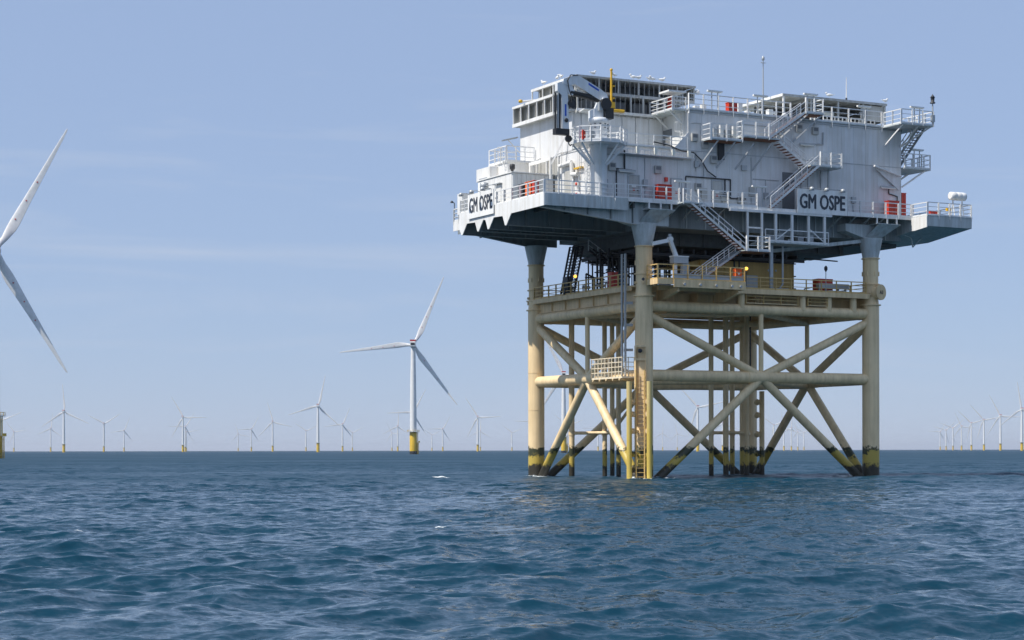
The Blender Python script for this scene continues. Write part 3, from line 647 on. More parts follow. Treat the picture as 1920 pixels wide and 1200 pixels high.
# lifting bracket near the right corner
br = part('bracket', MB().prism([(27.8, 31.75), (31.15, 30.95), (31.15, 29.5)], 'v', 0.55, 0.62), 'wall', ts)
part('bracket_arm', MB().beam((27.75, 0.3, 31.8), (31.2, 0.3, 30.95), 0.25, 0.16), 'white', br)
# lower hanging tray along the recess walkway
hb = MB()
for u in np.arange(-2.3, 5.9, 0.62): hb.box(u-.03, u+.03, .15, .22, 31.04, 31.5)
for z in (31.05, 31.48): hb.box(-2.3, 5.9, .14, .22, z-.03, z+.03)
hb.box(-2.3, 5.9, 0.2, 0.8, 31.02, 31.08); part('cable_basket', hb, 'rail', ts)
for u in (-0.6, 1.4, 3.4, 5.2): part('tray_lamp', MB().box(u-.15, u+.15, 0.0, 0.2, 31.15, 31.75), 'lamp', ts)
# upper deck walkway in the recess
part('upper_deck', MB().box(-4.9, 5.5, 0.66, 5.3, 31.87, 31.96), 'hull', ts)
railing(ts, [(-2.2, 0.72, 31.96), (5.4, 0.72, 31.96)], 1.15, 'rail', 1.75, 0.35)
railing(ts, [(-4.85, 3.0, 31.96), (-4.85, 5.2, 31.96)], 1.15, 'rail', 1.1, 0.2)
# left face of the projecting block: doorway, ladder, small balcony
part('dark_doorway', MB().box(5.44, 5.53, 3.7, 5.2, 32.0, 34.4), 'interior', ts)
ladder(ts, (5.3, 1.6, 32.0), (5.3, 1.6, 37.4), (0, 1, 0), 0.5, 'rail', (-1, 0, 0))
part('balcony_floor', MB().box(3.9, 5.5, 1.0, 5.2, 35.76, 35.86), 'hull', ts)
railing(ts, [(5.5, 5.2, 35.86), (3.9, 5.2, 35.86), (3.9, 1.0, 35.86), (5.4, 1.0, 35.86)], 1.2, 'rail', 1.3, 0.2)
for v in (1.6, 4.4): part('balcony_brace', MB().beam((4.0, v, 35.7), (5.5, v, 34.5), 0.08, 0.12), 'white', ts)
part('sun_visor', MB().box(3.6, 5.6, 1.2, 3.0, 37.55, 37.72), 'white', ts)
# roof deck and railings
part('roof_deck', MB().prism([(5.45, 0.62), (31.7, 0.62), (31.7, 16.2), (-4.9, 16.2), (-4.9, 9.0), (5.45, 9.0)], 'z', 35.84, 35.95), 'hull', ts)
railing(ts, [(5.55, 0.7, 35.95), (17.6, 0.7, 35.95)], 1.5, 'rail', 1.75, 0.45, True, False, 0.13)
railing(ts, [(20.6, 0.7, 35.95), (29.0, 0.7, 35.95)], 1.5, 'rail', 1.9, 0.55, True, False, 0.13)
for a in ((20.7, 21.6), (22.3, 25.2), (25.8, 28.8)): railing(ts, [(a[0], 1.6, 35.95), (a[1], 1.6, 35.95)], 0.75, 'rail', 0.5, 0.0, False, False, 0.07, 1)
# balconies and stairs on the front face
part('balcony_floor', MB().box(7.1, 10.75, -0.85, 0.76, 32.88, 32.99), 'hull', ts)
part('balcony_floor', MB().box(10.8, 15.3, -0.85, 0.76, 33.36, 33.47), 'hull', ts)
for a in ((7.1, 10.7, 32.86), (10.85, 15.2, 33.34)): part('grating', MB().box(a[0]+.1, a[1], -0.75, 0.7, a[2]-.05, a[2]), 'rusttread', ts)
railing(ts, [(7.1, 0.7, 32.99), (7.1, -0.85, 32.99), (10.75, -0.85, 32.99)], 1.45, 'rail', 1.5, 0.2, True, False, 0.13)
railing(ts, [(10.8, 0.0, 33.47), (10.8, -0.85, 33.47), (13.9, -0.85, 33.47)], 1.45, 'rail', 1.5, 0.2, True, False, 0.13)
for u in (8.0, 10.0, 12.2, 14.2): part('balcony_brace', MB().beam((u, -0.75, 32.85), (u-1.2, 0.78, 30.4), 0.10, 0.14), 'galv', ts)
part('cable_ladder', MB().box(8.9, 9.6, 0.55, 0.75, 31.2, 32.9), 'darksteel', ts)
stairs(ts, (18.3, 36.35), (14.0, 33.5), -0.85, -0.05, 'white')
part('landing', MB().box(18.25, 20.5, -0.95, 0.7, 36.22, 36.34), 'hull', ts)
part('grating', MB().box(18.3, 20.4, -0.9, 0.6, 36.16, 36.22), 'rusttread', ts)
railing(ts, [(18.3, -0.9, 36.34), (20.4, -0.9, 36.34), (20.4, 0.5, 36.34)], 1.45, 'rail', 1.1, 0.15, True, False, 0.13)
part('landing_brace', MB().beam((18.6, -0.85, 36.2), (15.6, 0.75, 33.3), 0.10, 0.14), 'white', ts)
part('landing_brace', MB().beam((20.3, -0.85, 36.2), (17.9, 0.75, 33.6), 0.10, 0.14), 'galv', ts)
stairs(ts, (15.0, 33.4), (18.6, 31.1), -0.6, 0.3, 'white')
part('landing', MB().box(18.4, 22.3, -1.6, 0.7, 30.92, 31.06), 'hull', ts)
railing(ts, [(19.6, -1.55, 31.06), (22.2, -1.55, 31.06), (22.2, 0.6, 31.06)], 1.35, 'rail', 1.7, 0.15, True, False, 0.13)
stairs(ts, (19.4, 31.0), (13.6, 26.55), -1.6, -0.7, 'white')
for u in (18.9, 21.4): part('landing_post', MB().box(u-.07, u+.07, -0.5, -0.36, 28.8, 30.9), 'galv', ts)
# main deck railings
railing(ts, [(-11.5, 8.3, 26.52), (-11.5, -1.3, 26.52), (-4.2, -1.3, 26.52)], 1.25, 'rail', 1.6, 0.4, True, False, 0.13)
railing(ts, [(-4.0, -1.38, 26.53), (3.1, -1.38, 26.53)], 1.3, 'rail', 1.55, 0.3, True, False, 0.14)
railing(ts, [(5.3, -1.38, 26.53), (12.1, -1.38, 26.53)], 1.3, 'rail', 1.75, 0.35, True, False, 0.14)
railing(ts, [(23.0, -1.38, 26.53), (31.1, -1.38, 26.53)], 1.3, 'rail', 1.6, 0.3, True, False, 0.13)
railing(ts, [(31.25, -1.5, 26.53), (31.25, -3.8, 26.53), (36.9, -3.8, 26.53), (36.9, 7.5, 26.53)], 1.3, 'rail', 1.55, 0.4, True, False, 0.13)
railing(ts, [(-11.5, 14.2, 26.52), (-11.5, 16.2, 26.52), (-9.0, 18.2, 26.52), (-9.0, 22.9, 26.52), (-2, 22.9, 26.52)], 1.25, 'rail', 1.2, 0.3, True, False, 0.12)
# stairs down to the cable deck
stairs(ts, (3.9, 26.35), (10.15, 22.2), -2.3, -1.45, 'white')
part('stair_head', MB().box(2.9, 5.2, -2.35, -1.45, 26.30, 26.42), 'hull', ts)
railing(ts, [(3.0, -2.3, 26.42), (3.9, -2.3, 26.42)], 1.25, 'rail', 0.9, 0.2)
part('landing', MB().box(10.1, 12.95, -2.4, -0.4, 22.05, 22.18), 'hull', ts)
part('grating', MB().box(10.2, 12.9, -2.35, -0.5, 21.99, 22.05), 'rusttread', ts)
railing(ts, [(10.2, -2.35, 22.18), (12.9, -2.35, 22.18), (12.9, -0.6, 22.18)], 1.35, 'rail', 1.3, 0.12, True, False, 0.13)
stairs(ts, (10.1, 22.1), (4.9, 18.75), -1.35, -0.55, 'galv')
for u in (10.9, 12.6): part('hanger', MB().box(u-.10, u+.10, -1.55, -1.36, 22.1, 26.25), 'white', ts)
part('hanger_beam', MB().box(8.8, 21, -1.60, -1.30, 25.98, 26.22), 'white', ts); part('hanger_beam', MB().box(10.9, 12.6, -1.5, -1.4, 24.4, 24.55), 'white', ts)
# hanging cage walkway
for u in (14.25, 16.2, 18.2, 20.15): part('hanger', MB().box(u-.12, u+.12, -1.55, -1.34, 23.2, 26.0), 'white', ts)
part('cage_floor', MB().box(12.9, 20.7, -1.5, 0.9, 23.10, 23.26), 'hull', ts)
for a, b in (((14.4, 23.5), (16.0, 24.6)), ((18.4, 24.6), (20.0, 23.5))): part('cage_brace', MB().beam((a[0], -1.45, a[1]), (b[0], -1.45, b[1]), 0.08, 0.1), 'white', ts)
railing(ts, [(13.0, -1.48, 23.26), (20.6, -1.48, 23.26)], 1.15, 'rail', 7, 0.1, True, False, 0.08, 1)
for k in range(6): part('equipment_box', MB().box(13.4+k*1.2, 14.1+k*1.2, 0.3, 0.8, 23.3, 23.8+0.25*(k % 3)), 'galv', ts)
part('diagonal_strut', MB().beam((15.5, 1.5, 22.6), (26.0, 0.2, 24.0), 0.35, 0.35), 'hull', ts)
# right side balconies
part('balcony_floor', MB().box(29.1, 33.3, -2.35, 0.6, 35.80, 35.93), 'hull', ts)
part('balcony_floor', MB().box(31.72, 33.3, 0.65, 3.0, 35.80, 35.93), 'hull', ts)
railing(ts, [(29.15, 0.5, 35.93), (29.15, -2.3, 35.93), (33.25, -2.3, 35.93), (33.25, 2.9, 35.93)], 1.4, 'rail', 1.4, 0.15, True, False, 0.12)
for u in (29.4, 31.4, 33.0): part('balcony_brace', MB().beam((u, -2.2, 35.8), (min(u, 31.4), 0.75, 34.0), 0.09, 0.14), 'white', ts)
stairs_v(ts, (-1.2, 35.85), (3.4, 32.0), 32.1, 33.0, 'hull', 'darksteel')
part('balcony_floor', MB().box(31.65, 35.15, 0.4, 4.5, 31.78, 31.92), 'hull', ts)
railing(ts, [(31.75, 0.45, 31.92), (35.1, 0.45, 31.92), (35.1, 4.4, 31.92)], 1.45, 'rail', 1.1, 0.1, True, False, 0.10)
for v in (0.7, 3.4): part('balcony_brace', MB().beam((34.6, v, 31.75), (31.6, v, 29.9), 0.12, 0.16), 'white', ts)
# ---- cooler bank on the roof, left
cb = part('cooler_floor', MB().box(-5.5, 5.45, 5.2, 16.3, 35.56, 35.80), 'louvre', ts)
for u in np.arange(-4.5, 5.4, 0.8): part('outrigger', MB().box(u-.05, u+.05, 4.9, 5.2, 35.45, 35.70), 'louvre', cb)
part('floor_edge', MB().box(-4.6, 5.5, 4.82, 4.92, 35.60, 35.86), 'white', cb)
part('floor_edge', MB().box(-5.6, -5.5, 7.8, 16.35, 35.52, 35.86), 'white', cb)
mdk = part('cooler_mid_deck', MB().box(-5.5, 9.0, 5.15, 16.3, 37.46, 37.60), 'louvre', ts)
part('floor_edge', MB().box(-4.5, 9.05, 5.05, 5.15, 37.40, 37.68), 'louvre', mdk); part('floor_edge', MB().box(-5.62, -5.5, 7.8, 16.35, 37.38, 37.62), 'white', mdk)
rf = part('cooler_roof', MB().box(-4.5, 9.05, 5.0, 14.1, 38.98, 39.10), 'louvre', ts)
part('roof_edge', MB().box(-4.62, -4.5, 4.95, 14.15, 38.86, 39.12), 'white', rf); part('roof_edge', MB().box(-4.5, 9.1, 4.9, 5.0, 38.92, 39.12), 'louvre', rf)
part('bay_back', MB().box(-3.6, 8.6, 7.6, 7.7, 35.8, 38.98), 'interior', ts); part('bay_back', MB().box(-4.75, -4.65, 7.85, 16.15, 35.8, 37.46), 'greypanel', ts); part('bay_back', MB().box(-3.85, -3.75, 5.2, 14.0, 37.6, 38.98), 'greypanel', ts)
part('bay_end', MB().box(9.0, 9.06, 5.1, 14.0, 37.68, 38.92), 'greypanel', ts); part('bay_end', MB().box(-5.5, -3.7, 16.2, 16.28, 35.8, 37.46), 'greypanel', ts); part('bay_end', MB().box(5.4, 5.46, 5.2, 9, 35.86, 37.4), 'greypanel', ts)
for u in np.arange(-3.9, 8.9, 0.55): part('mesh_bar', MB().box(u-.018, u+.018, 5.16, 5.2, 35.86 if u < 5.3 else 37.6, 38.9), 'louvre', ts)
for u in (-4.4, -2.4, -0.6, 1.6, 3.0, 5.35): part('bay_post', MB().box(u-.07, u+.07, 4.95, 5.10, 35.86, 37.42), 'louvre', ts)
for u in (-4.4, -2.0, 0.2, 2.5, 4.9, 7.0, 8.95): part('bay_post', MB().box(u-.07, u+.07, 4.98, 5.12, 37.68, 38.92), 'louvre', ts)
for v in (7.9, 9.6, 11.2, 12.9, 14.6, 16.2): part('bay_post', MB().box(-5.58, -5.46, v-.05, v+.05, 35.86, 37.38), 'white', ts)
for v in (5.2, 7.4, 9.6, 11.8, 14.0): part('bay_post', MB().box(-4.6, -4.48, v-.05, v+.05, 37.62, 38.86), 'white', ts)
for k, v in enumerate((8.8, 10.4, 12.0, 13.7, 15.4)): part('baffle', MB().beam((-5.4, v-0.2, 36.6), (-4.8, v+0.3, 36.6), 0.05, 1.5), 'greypanel', ts)
for v in (6.3, 8.5, 10.7, 12.9): part('baffle', MB().beam((-4.4, v-0.2, 38.25), (-3.9, v+0.3, 38.25), 0.05, 1.2), 'greypanel', ts)
for u in (-3, -0.2, 2.4, 4.6): part('cooler_unit', MB().box(u, u+1.7, 6.0, 7.5, 35.86, 37.0), 'interior', ts)
for u in (-3, 0.5, 4.0, 6.6): part('cooler_unit', MB().prism([(6.0, 37.65), (7.5, 37.65), (7.5, 38.8)], 'u', u, u+1.9), 'interior', ts)
part('canopy', MB().prism([(5.0, 35.45), (3.9, 35.62), (3.9, 35.70), (5.0, 35.56)], 'u', -4.3, -2.3), 'white', ts)
part('roof_boom', MB().tube((-4.4, 13.7, 38.0), (-6.0, 13.7, 37.75), 0.10, 0.10, 8), 'white', ts)
part('boom_end', MB().lathe([(0.03, 0), (0.2, .05), (0.2, .3), (0.03, .35)], (-6.05, 13.7, 37.6), 10), 'yellow', ts)
part('eave_lamp', MB().beam((-5.0, 16.4, 34.6), (-6.6, 16.6, 34.2), 0.5, 0.12), 'galv', ts); part('eave_strut', MB().beam((-6.0, 16.5, 34.3), (-4.8, 16.2, 33.0), 0.08, 0.08), 'white', ts)
# ---- open canopy on the roof, right
cr = part('canopy_roof', MB().box(18.3, 31.35, 2.9, 12.5, 38.66, 38.80), 'louvre', ts)
part('roof_edge', MB().box(18.2, 31.4, 2.82, 2.9, 38.58, 38.82), 'louvre', cr); part('roof_edge', MB().box(18.18, 18.28, 2.9, 12.5, 38.58, 38.84), 'white', cr)
for k in range(9): part('purlin', MB().box(18.9+k*1.5, 19.0+k*1.5, 3.0, 12.4, 38.48, 38.66), 'louvre', cr)
for u in (18.4, 21.8, 25.2, 28.4, 31.2):
    for v in (3.0, 7.5, 12.2): part('canopy_post', MB().box(u-.09, u+.09, v-.09, v+.09, 35.95, 38.6), 'white' if u < 19 else 'louvre', ts)
part('canopy_panel', MB().box(28.2, 31.2, 3.1, 3.16, 36.9, 38.5), 'greypanel', ts); part('canopy_panel', MB().box(31.22, 31.28, 3.1, 12.2, 36.9, 38.5), 'greypanel', ts)
part('canopy_back', MB().box(19.0, 31.2, 9.0, 9.1, 35.95, 38.5), 'interior', ts)
for k, u in enumerate((19.2, 21.4, 23.4, 25.6, 27.6, 29.6)): part('transformer_radiator', MB().box(u, u+1.5, 4.6, 6.6, 35.95, 37.0+0.25*(k % 2)), 'darksteel', ts)
part('pipe_run', MB().tube((19, 3.8, 36.5), (28, 3.8, 36.5), 0.16, 0.16, 10), 'galv', ts); part('expansion_tank', MB().tube((23.2, 3.9, 37.35), (25.2, 3.9, 37.35), 0.26, 0.26, 14), 'lamp', ts)
for k, (u, v) in enumerate(((7.5, 2.6), (8.6, 3.0), (12.5, 2.4), (15.0, 3.4), (16.2, 2.4), (17.2, 4.0), (13.6, 2.6))):
    b = part('roof_cabinet', MB().box(u, u+.5, v, v+.4, 35.95, 36.7+.3*(k % 3)), 'white', ts)
for u, v, z in ((14.5, 2, 36.6), (16.5, 2.5, 36.5), (17.5, 2.0, 36.4)): part('vent_pipe', MB().path([(u, v, 35.95), (u, v, z), (u+.4, v, z+.2), (u+.6, v, z)], 0.10, 8), 'white', ts)
part('roof_box', MB().box(6.8, 10.4, 5.5, 8.5, 35.95, 36.9), 'louvre', ts)
for k in range(4): part('balcony_cabinet', MB().box(8.2+k*.75, 8.55+k*.75, 0.3, 0.7, 33.0, 34.2+.35*(k % 2)), ('galv', 'white')[k % 2], ts)
# ---- left side: white cabin, roof box, side balcony
cbn = part('cabin', MB().box(-9.45, -4.9, 9.0, 16.4, 26.5, 29.82), 'white', ts)
for k in range(9): part('cladding_panel', MB().box(-9.42+k*.5, -8.95+k*.5, 8.94, 9.0, 26.6, 29.76), 'white', cbn)
for k in range(6): part('cladding_panel', MB().box(-9.51, -9.45, 9.05+k*1.22, 10.24+k*1.22, 26.55, 29.74), 'white', cbn)
part('cabin_roof', MB().box(-9.6, -4.85, 8.85, 16.5, 29.82, 29.92), 'white', cbn)
dd = part('cabin_door', MB().box(-9.58, -9.51, 11.2, 12.4, 26.6, 28.9), 'white', cbn)
part('rain_hood', MB().box(-9.85, -9.51, 11.0, 12.6, 29.0, 29.08), 'galv', cbn); part('cabin_vent', MB().box(-9.62, -9.51, 13.6, 14.8, 28.7, 28.85), 'galv', cbn); part('plate', MB().box(-9.60, -9.51, 10.3, 10.7, 27.6, 27.85), 'galv', cbn)
part('door_handle', MB().box(-9.66, -9.58, 12.1, 12.25, 27.6, 27.75), 'black', cbn)
part('roof_unit', MB().box(-9.0, -5.0, 14.75, 17.7, 29.93, 31.2), 'white', ts); part('unit_grille', MB().box(-9.05, -9.0, 15.3, 17.0, 30.05, 30.2), 'galv', ts)
part('side_block', MB().box(-8.0, -4.85, 12.8, 16.6, 29.93, 31.45), 'white', ts); part('side_balcony_floor', MB().box(-8.15, -4.85, 12.7, 16.7, 31.45, 31.56), 'white', ts)
railing(ts, [(-5.0, 16.6, 31.56), (-8.1, 16.6, 31.56), (-8.1, 12.8, 31.56), (-5.0, 12.8, 31.56)], 1.5, 'rail', 1.2, 0.2, True, False, 0.10)
ladder(ts, (-8.2, 13.2, 29.9), (-8.2, 13.2, 32.9), (0, 1, 0), 0.5, 'rail', (-1, 0, 0))
ch_ = part('exhaust_pipe', MB().lathe([(0.14, 0), (0.14, 0.55), (0.27, 0.6), (0.27, 1.05), (0.2, 1.1)], (-8.3, 11.2, 29.9), 14), 'darksteel', ts)
part('low_wall', MB().box(-11.2, -9.6, 16.5, 17.6, 26.5, 28.6), 'white', ts)
# big canvas screens, duct and davit frame on the lit wall
part('frame_beam', MB().beam((-6.0, 7.4, 31.2), (-6.0, 11.9, 31.2), 0.16, 0.3), 'white', ts)
for v in (7.5, 11.7): part('frame_post', MB().beam((-6.0, v, 28.6 if v > 10 else 29.2), (-6.0, v, 31.2), 0.2, 0.2), 'white', ts); part('frame_stay', MB().beam((-6.0, v, 31.2), (-4.8, v, 31.9), 0.08, 0.1), 'white', ts)
part('stay', MB().beam((-6.2, 7.0, 30.6), (-5.0, 6.0, 33.6), 0.10, 0.14), 'white', ts)
for v in (5.9,): door_ = part('side_door', MB().box(-4.90, -4.83, 5.2, 6.8, 26.6, 29.9), 'greypanel', ts); part('door_frame', MB().box(-4.96, -4.83, 4.9, 5.15, 26.6, 30.2), 'white', door_)
part('duct', MB().path([(-5.1, 7.4, 30.5), (-5.1, 5.0, 30.6), (-5.1, 4.9, 29.4), (-5.1, 3.8, 29.3)], 0.2, 10), 'white', ts)
part('side_lamp', MB().box(-5.2, -4.9, 3.0, 4.4, 29.8, 29.95), 'yellow', ts); part('conduit', MB().path([(-4.95, 3.8, 29.2), (-4.95, 3.8, 27.6)], 0.08, 8), 'galv', ts)
for z in (28.4, 27.4): part('red_valve', MB().lathe([(0.05, 0), (0.16, .03), (0.16, .1), (0.05, .12)], (-5.1, 4.2, z), 10, 'x'), 'red', ts)
ladder(ts, (-5.05, 2.2, 26.6), (-5.05, 2.2, 32.9), (0, 1, 0), 0.55, 'rail', (-1, 0, 0))
# underside: pipes, trays, risers down to the cable deck
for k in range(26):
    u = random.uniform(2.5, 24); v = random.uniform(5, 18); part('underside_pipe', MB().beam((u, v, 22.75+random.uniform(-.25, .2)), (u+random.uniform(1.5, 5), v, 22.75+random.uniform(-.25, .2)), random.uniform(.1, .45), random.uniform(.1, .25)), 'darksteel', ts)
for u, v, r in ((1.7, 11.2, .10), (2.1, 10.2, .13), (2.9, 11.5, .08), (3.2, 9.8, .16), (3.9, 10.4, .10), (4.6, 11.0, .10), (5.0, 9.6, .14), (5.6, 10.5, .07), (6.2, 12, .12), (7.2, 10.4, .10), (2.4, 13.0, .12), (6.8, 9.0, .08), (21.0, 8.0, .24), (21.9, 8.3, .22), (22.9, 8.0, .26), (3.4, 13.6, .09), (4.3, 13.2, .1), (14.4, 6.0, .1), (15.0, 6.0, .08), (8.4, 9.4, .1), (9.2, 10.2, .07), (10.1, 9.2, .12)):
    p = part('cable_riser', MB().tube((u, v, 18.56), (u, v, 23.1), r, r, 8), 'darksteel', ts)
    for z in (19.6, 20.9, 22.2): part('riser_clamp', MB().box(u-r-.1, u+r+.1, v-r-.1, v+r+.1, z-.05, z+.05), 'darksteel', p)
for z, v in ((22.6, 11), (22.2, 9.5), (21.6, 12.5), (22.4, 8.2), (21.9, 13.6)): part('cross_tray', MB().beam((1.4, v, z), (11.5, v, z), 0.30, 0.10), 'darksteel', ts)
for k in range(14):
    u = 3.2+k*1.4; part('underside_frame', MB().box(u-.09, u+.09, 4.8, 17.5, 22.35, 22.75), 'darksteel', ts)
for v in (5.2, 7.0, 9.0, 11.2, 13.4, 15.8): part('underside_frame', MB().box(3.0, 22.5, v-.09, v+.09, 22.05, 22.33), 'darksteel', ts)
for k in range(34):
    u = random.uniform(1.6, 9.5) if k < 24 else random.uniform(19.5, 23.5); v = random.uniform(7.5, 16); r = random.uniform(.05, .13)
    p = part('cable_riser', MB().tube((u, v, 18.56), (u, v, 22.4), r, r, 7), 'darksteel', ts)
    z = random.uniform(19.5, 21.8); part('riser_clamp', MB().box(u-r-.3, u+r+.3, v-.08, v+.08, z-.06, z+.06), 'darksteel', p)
lt = MB(); T0, B0 = Vector((0.75, 14, 23.6)), Vector((-0.35, 14, 18.6))
for du, dv_ in ((-.55, 0), (0.0, 0), (.55, 0), (-.3, 1.2), (.45, 1.2)): lt.beam(T0+Vector((du, dv_, 0)), B0+Vector((du, dv_, 0)), 0.16, 0.16)
for k in range(16):
    p = T0.lerp(B0, k/16); q = T0.lerp(B0, (k+1)/16); lt.beam(p+Vector((-.55, 0, 0)), p+Vector((.55, 0, 0)), .07, .07); lt.beam(p+Vector((0, 0, 0)), q+Vector((.55, 0, 0)), .05, .05); lt.beam(p+Vector((-.3, 1.2, 0)), p+Vector((.45, 1.2, 0)), .08, .08)
part('cable_tower', lt, 'darksteel', ts)
part('cable_tower_foot', MB().box(-0.75, -0.5, 13.6, 14.6, 18.6, 20.4), 'darksteel', ts)
sv = stairs(ts, (1.2, 23.1), (5.6, 20.4), 11.8, 12.7, 'darksteel', 'darksteel', 0.42, (False, True))
part('gantry', MB().path([(0.4, 11.8, 18.6), (0.4, 11.8, 20.6), (1.4, 11.8, 20.2), (1.4, 11.8, 18.6)], 0.09, 6), 'darksteel', ts)
part('down_pipe', MB().beam((14.38, -0.5, 18.4), (14.38, -0.5, 23.1), 0.34, 0.22), 'galv', ts); part('down_pipe', MB().path([(15.9, -0.3, 23.0), (15.9, -0.3, 19.2), (15.4, -0.3, 18.6)], 0.10, 8), 'galv', ts)

# ------------------------------------------------------------------ things standing on the platform
# knuckle-boom crane
ck = thing('knuckle_boom_crane', 'white and blue folded knuckle boom crane on a round pedestal at the deck corner', 'crane', (-5.2, -0.4, 26.53))
cu_, cv_ = -5.2, -0.4
pd = part('pedestal', MB().lathe([(0.78, 26.53), (0.78, 31.2), (1.0, 31.5), (1.0, 31.6)], (cu_, cv_, 0), 28), 'crane', ck)
ring8 = [(cu_+2.75*math.cos(R(22.5+45*k)), cv_+2.4*math.sin(R(22.5+45*k))) for k in range(8)]
pl = part('crane_platform', MB().prism(ring8, 'z', 31.50, 31.66), 'crane', ck)
railing(ck, [(x, y, 31.66) for x, y in ring8], 1.3, 'rail', 1.3, 0.16, True, True, 0.13)
for k in range(8):
    a = R(22.5+45*k); part('platform_brace', MB().beam((cu_+2.5*math.cos(a), cv_+2.2*math.sin(a), 31.45), (cu_+.75*math.cos(a), cv_+.75*math.sin(a), 29.6), 0.10, 0.18), 'crane', pl)
up = part('crane_column', MB().lathe([(0.82, 31.66), (0.82, 33.5), (0.98, 33.55), (0.98, 33.95), (0.8, 34.0)], (cu_, cv_, 0), 28), 'crane', ck)
for z in (33.0, 33.35, 32.3):
    for k in range(10): a = R(36*k); part('bolt_cover', MB().lathe([(.09, 0), (.09, .06)], (cu_+.80*math.cos(a), cv_+.80*math.sin(a), z), 8), 'darksteel', up)
sw = part('slew_housing', MB().prism([(-6.0, 34.0), (-4.4, 34.0), (-4.35, 35.3), (-4.6, 35.9), (-5.0, 35.9), (-5.4, 35.0), (-6.0, 34.7)], 'v', cv_-.55, cv_+.55), 'crane', ck)
part('slew_motor', MB().tube((-4.9, cv_-1.0, 35.25), (-4.9, cv_-.5, 35.25), 0.55, 0.55, 18), 'black', sw); part('slew_motor', MB().box(-5.0, -4.1, cv_-.95, cv_-.2, 33.9, 34.9), 'black', sw); part('valve_block', MB().box(-5.6, -5.2, cv_-.85, cv_-.5, 34.6, 35.4), 'galv', sw)
bm_ = part('main_boom', MB().prism([(-4.2, 35.7), (-4.45, 36.3), (-5.2, 36.75), (-7.4, 37.75), (-7.8, 37.85), (-9.1, 37.35), (-9.2, 36.9), (-8.6, 36.75), (-7.9, 36.95), (-5.4, 35.75), (-4.7, 35.45)], 'v', cv_-.30, cv_+.30), 'crane', ck)
part('decal', MB().prism([(-6.45, 37.0), (-5.35, 36.48), (-5.35, 36.66), (-6.45, 37.2)], 'v', cv_-.32, cv_-.305), 'blue', bm_)
part('lift_cylinder', MB().tube((-8.3, cv_, 36.2), (-5.2, cv_, 35.75), 0.24, 0.30, 12), 'black', ck)
part('boom_knuckle', MB().prism([(-8.95, 37.1), (-8.2, 36.9), (-7.85, 36.2), (-8.1, 35.9), (-8.5, 36.0), (-8.9, 36.5)], 'v', cv_-.2, cv_+.2), 'crane', bm_)
sk = part('stick_boom', MB().prism([(-9.75, 36.9), (-9.0, 37.2), (-8.75, 36.6), (-8.62, 35.6), (-8.52, 32.7), (-9.2, 32.7), (-9.3, 35.8), (-9.75, 36.2)], 'v', cv_-.26, cv_+.26), 'crane', ck)
part('decal', MB().box(-8.98, -8.80, cv_-.275, cv_-.262, 33.9, 35.0), 'blue', sk)
part('stick_foot', MB().box(-9.95, -8.5, cv_-.32, cv_+.32, 32.15, 32.7), 'black', sk)
for du in (-9.9, -9.62, -9.42): part('hydraulic_ram', MB().tube((du, cv_-.1, 32.3), (du, cv_-.1, 36.0), 0.10, 0.10, 10), 'black' if du != -9.62 else 'galv', sk)
part('winch_drum', MB().tube((-8.25, cv_-.35, 35.1), (-8.25, cv_+.35, 35.1), 0.42, 0.42, 18), 'black', ck); part('wheel', MB().lathe([(.12, 0), (.2, .02), (.2, .08), (.12, .1)], (-8.85, cv_-.4, 33.5), 14, 'y'), 'black', sk)
hk = part('hook_block', MB().tube((-8.45, cv_-.12, 31.85), (-8.45, cv_+.12, 31.85), 0.32, 0.32, 16), 'black', ck); part('hook_rope', MB().tube((-8.5, cv_, 32.0), (-8.5, cv_, 32.6), 0.03, 0.03, 6), 'black', hk)
part('hook', MB().path([(-8.4, cv_, 31.6), (-8.4, cv_, 31.35), (-8.25, cv_, 31.2), (-8.1, cv_, 31.35)], 0.05, 6), 'black', hk)
part('hose', MB().path([(-7.6, cv_-.35, 37.8), (-8.4, cv_-.35, 37.75), (-8.75, cv_-.4, 37.2), (-8.6, cv_-.4, 36.4), (-8.3, cv_-.4, 35.7), (-8.35, cv_-.4, 35.2)], 0.05, 6), 'black', ck)
part('fire_point', MB().box(-7.6, -7.3, cv_-1.2, cv_-1.0, 31.7, 32.6), 'red', ck)
part('control_stand', MB().box(-6.9, -6.5, cv_-1.5, cv_-1.2, 31.66, 32.5), 'galv', ck)

# yellow boom rest
yr = thing('boom_rest', 'yellow boom rest post with a horizontal tube on the cooler deck edge', 'boom rest', (-0.8, 4.75, 35.7))
part('post', MB().tube((-0.8, 4.7, 35.7), (-0.8, 4.7, 39.8), 0.13, 0.10, 12), 'yellow', yr); part('cross_tube', MB().tube((-1.6, 4.65, 35.9), (0.6, 4.65, 35.9), 0.16, 0.16, 14), 'yellow', yr)
part('foot', MB().box(-1.15, -0.45, 4.55, 4.85, 36.1, 36.7), 'yellow', yr); part('cap', MB().lathe([(.13, 0), (.17, .1), (.08, .22)], (-.8, 4.7, 39.75), 12), 'yellow', yr)
for z in (37.0, 38.2): part('lug', MB().box(-.65, -.45, 4.6, 4.8, z, z+.15), 'yellow', yr)

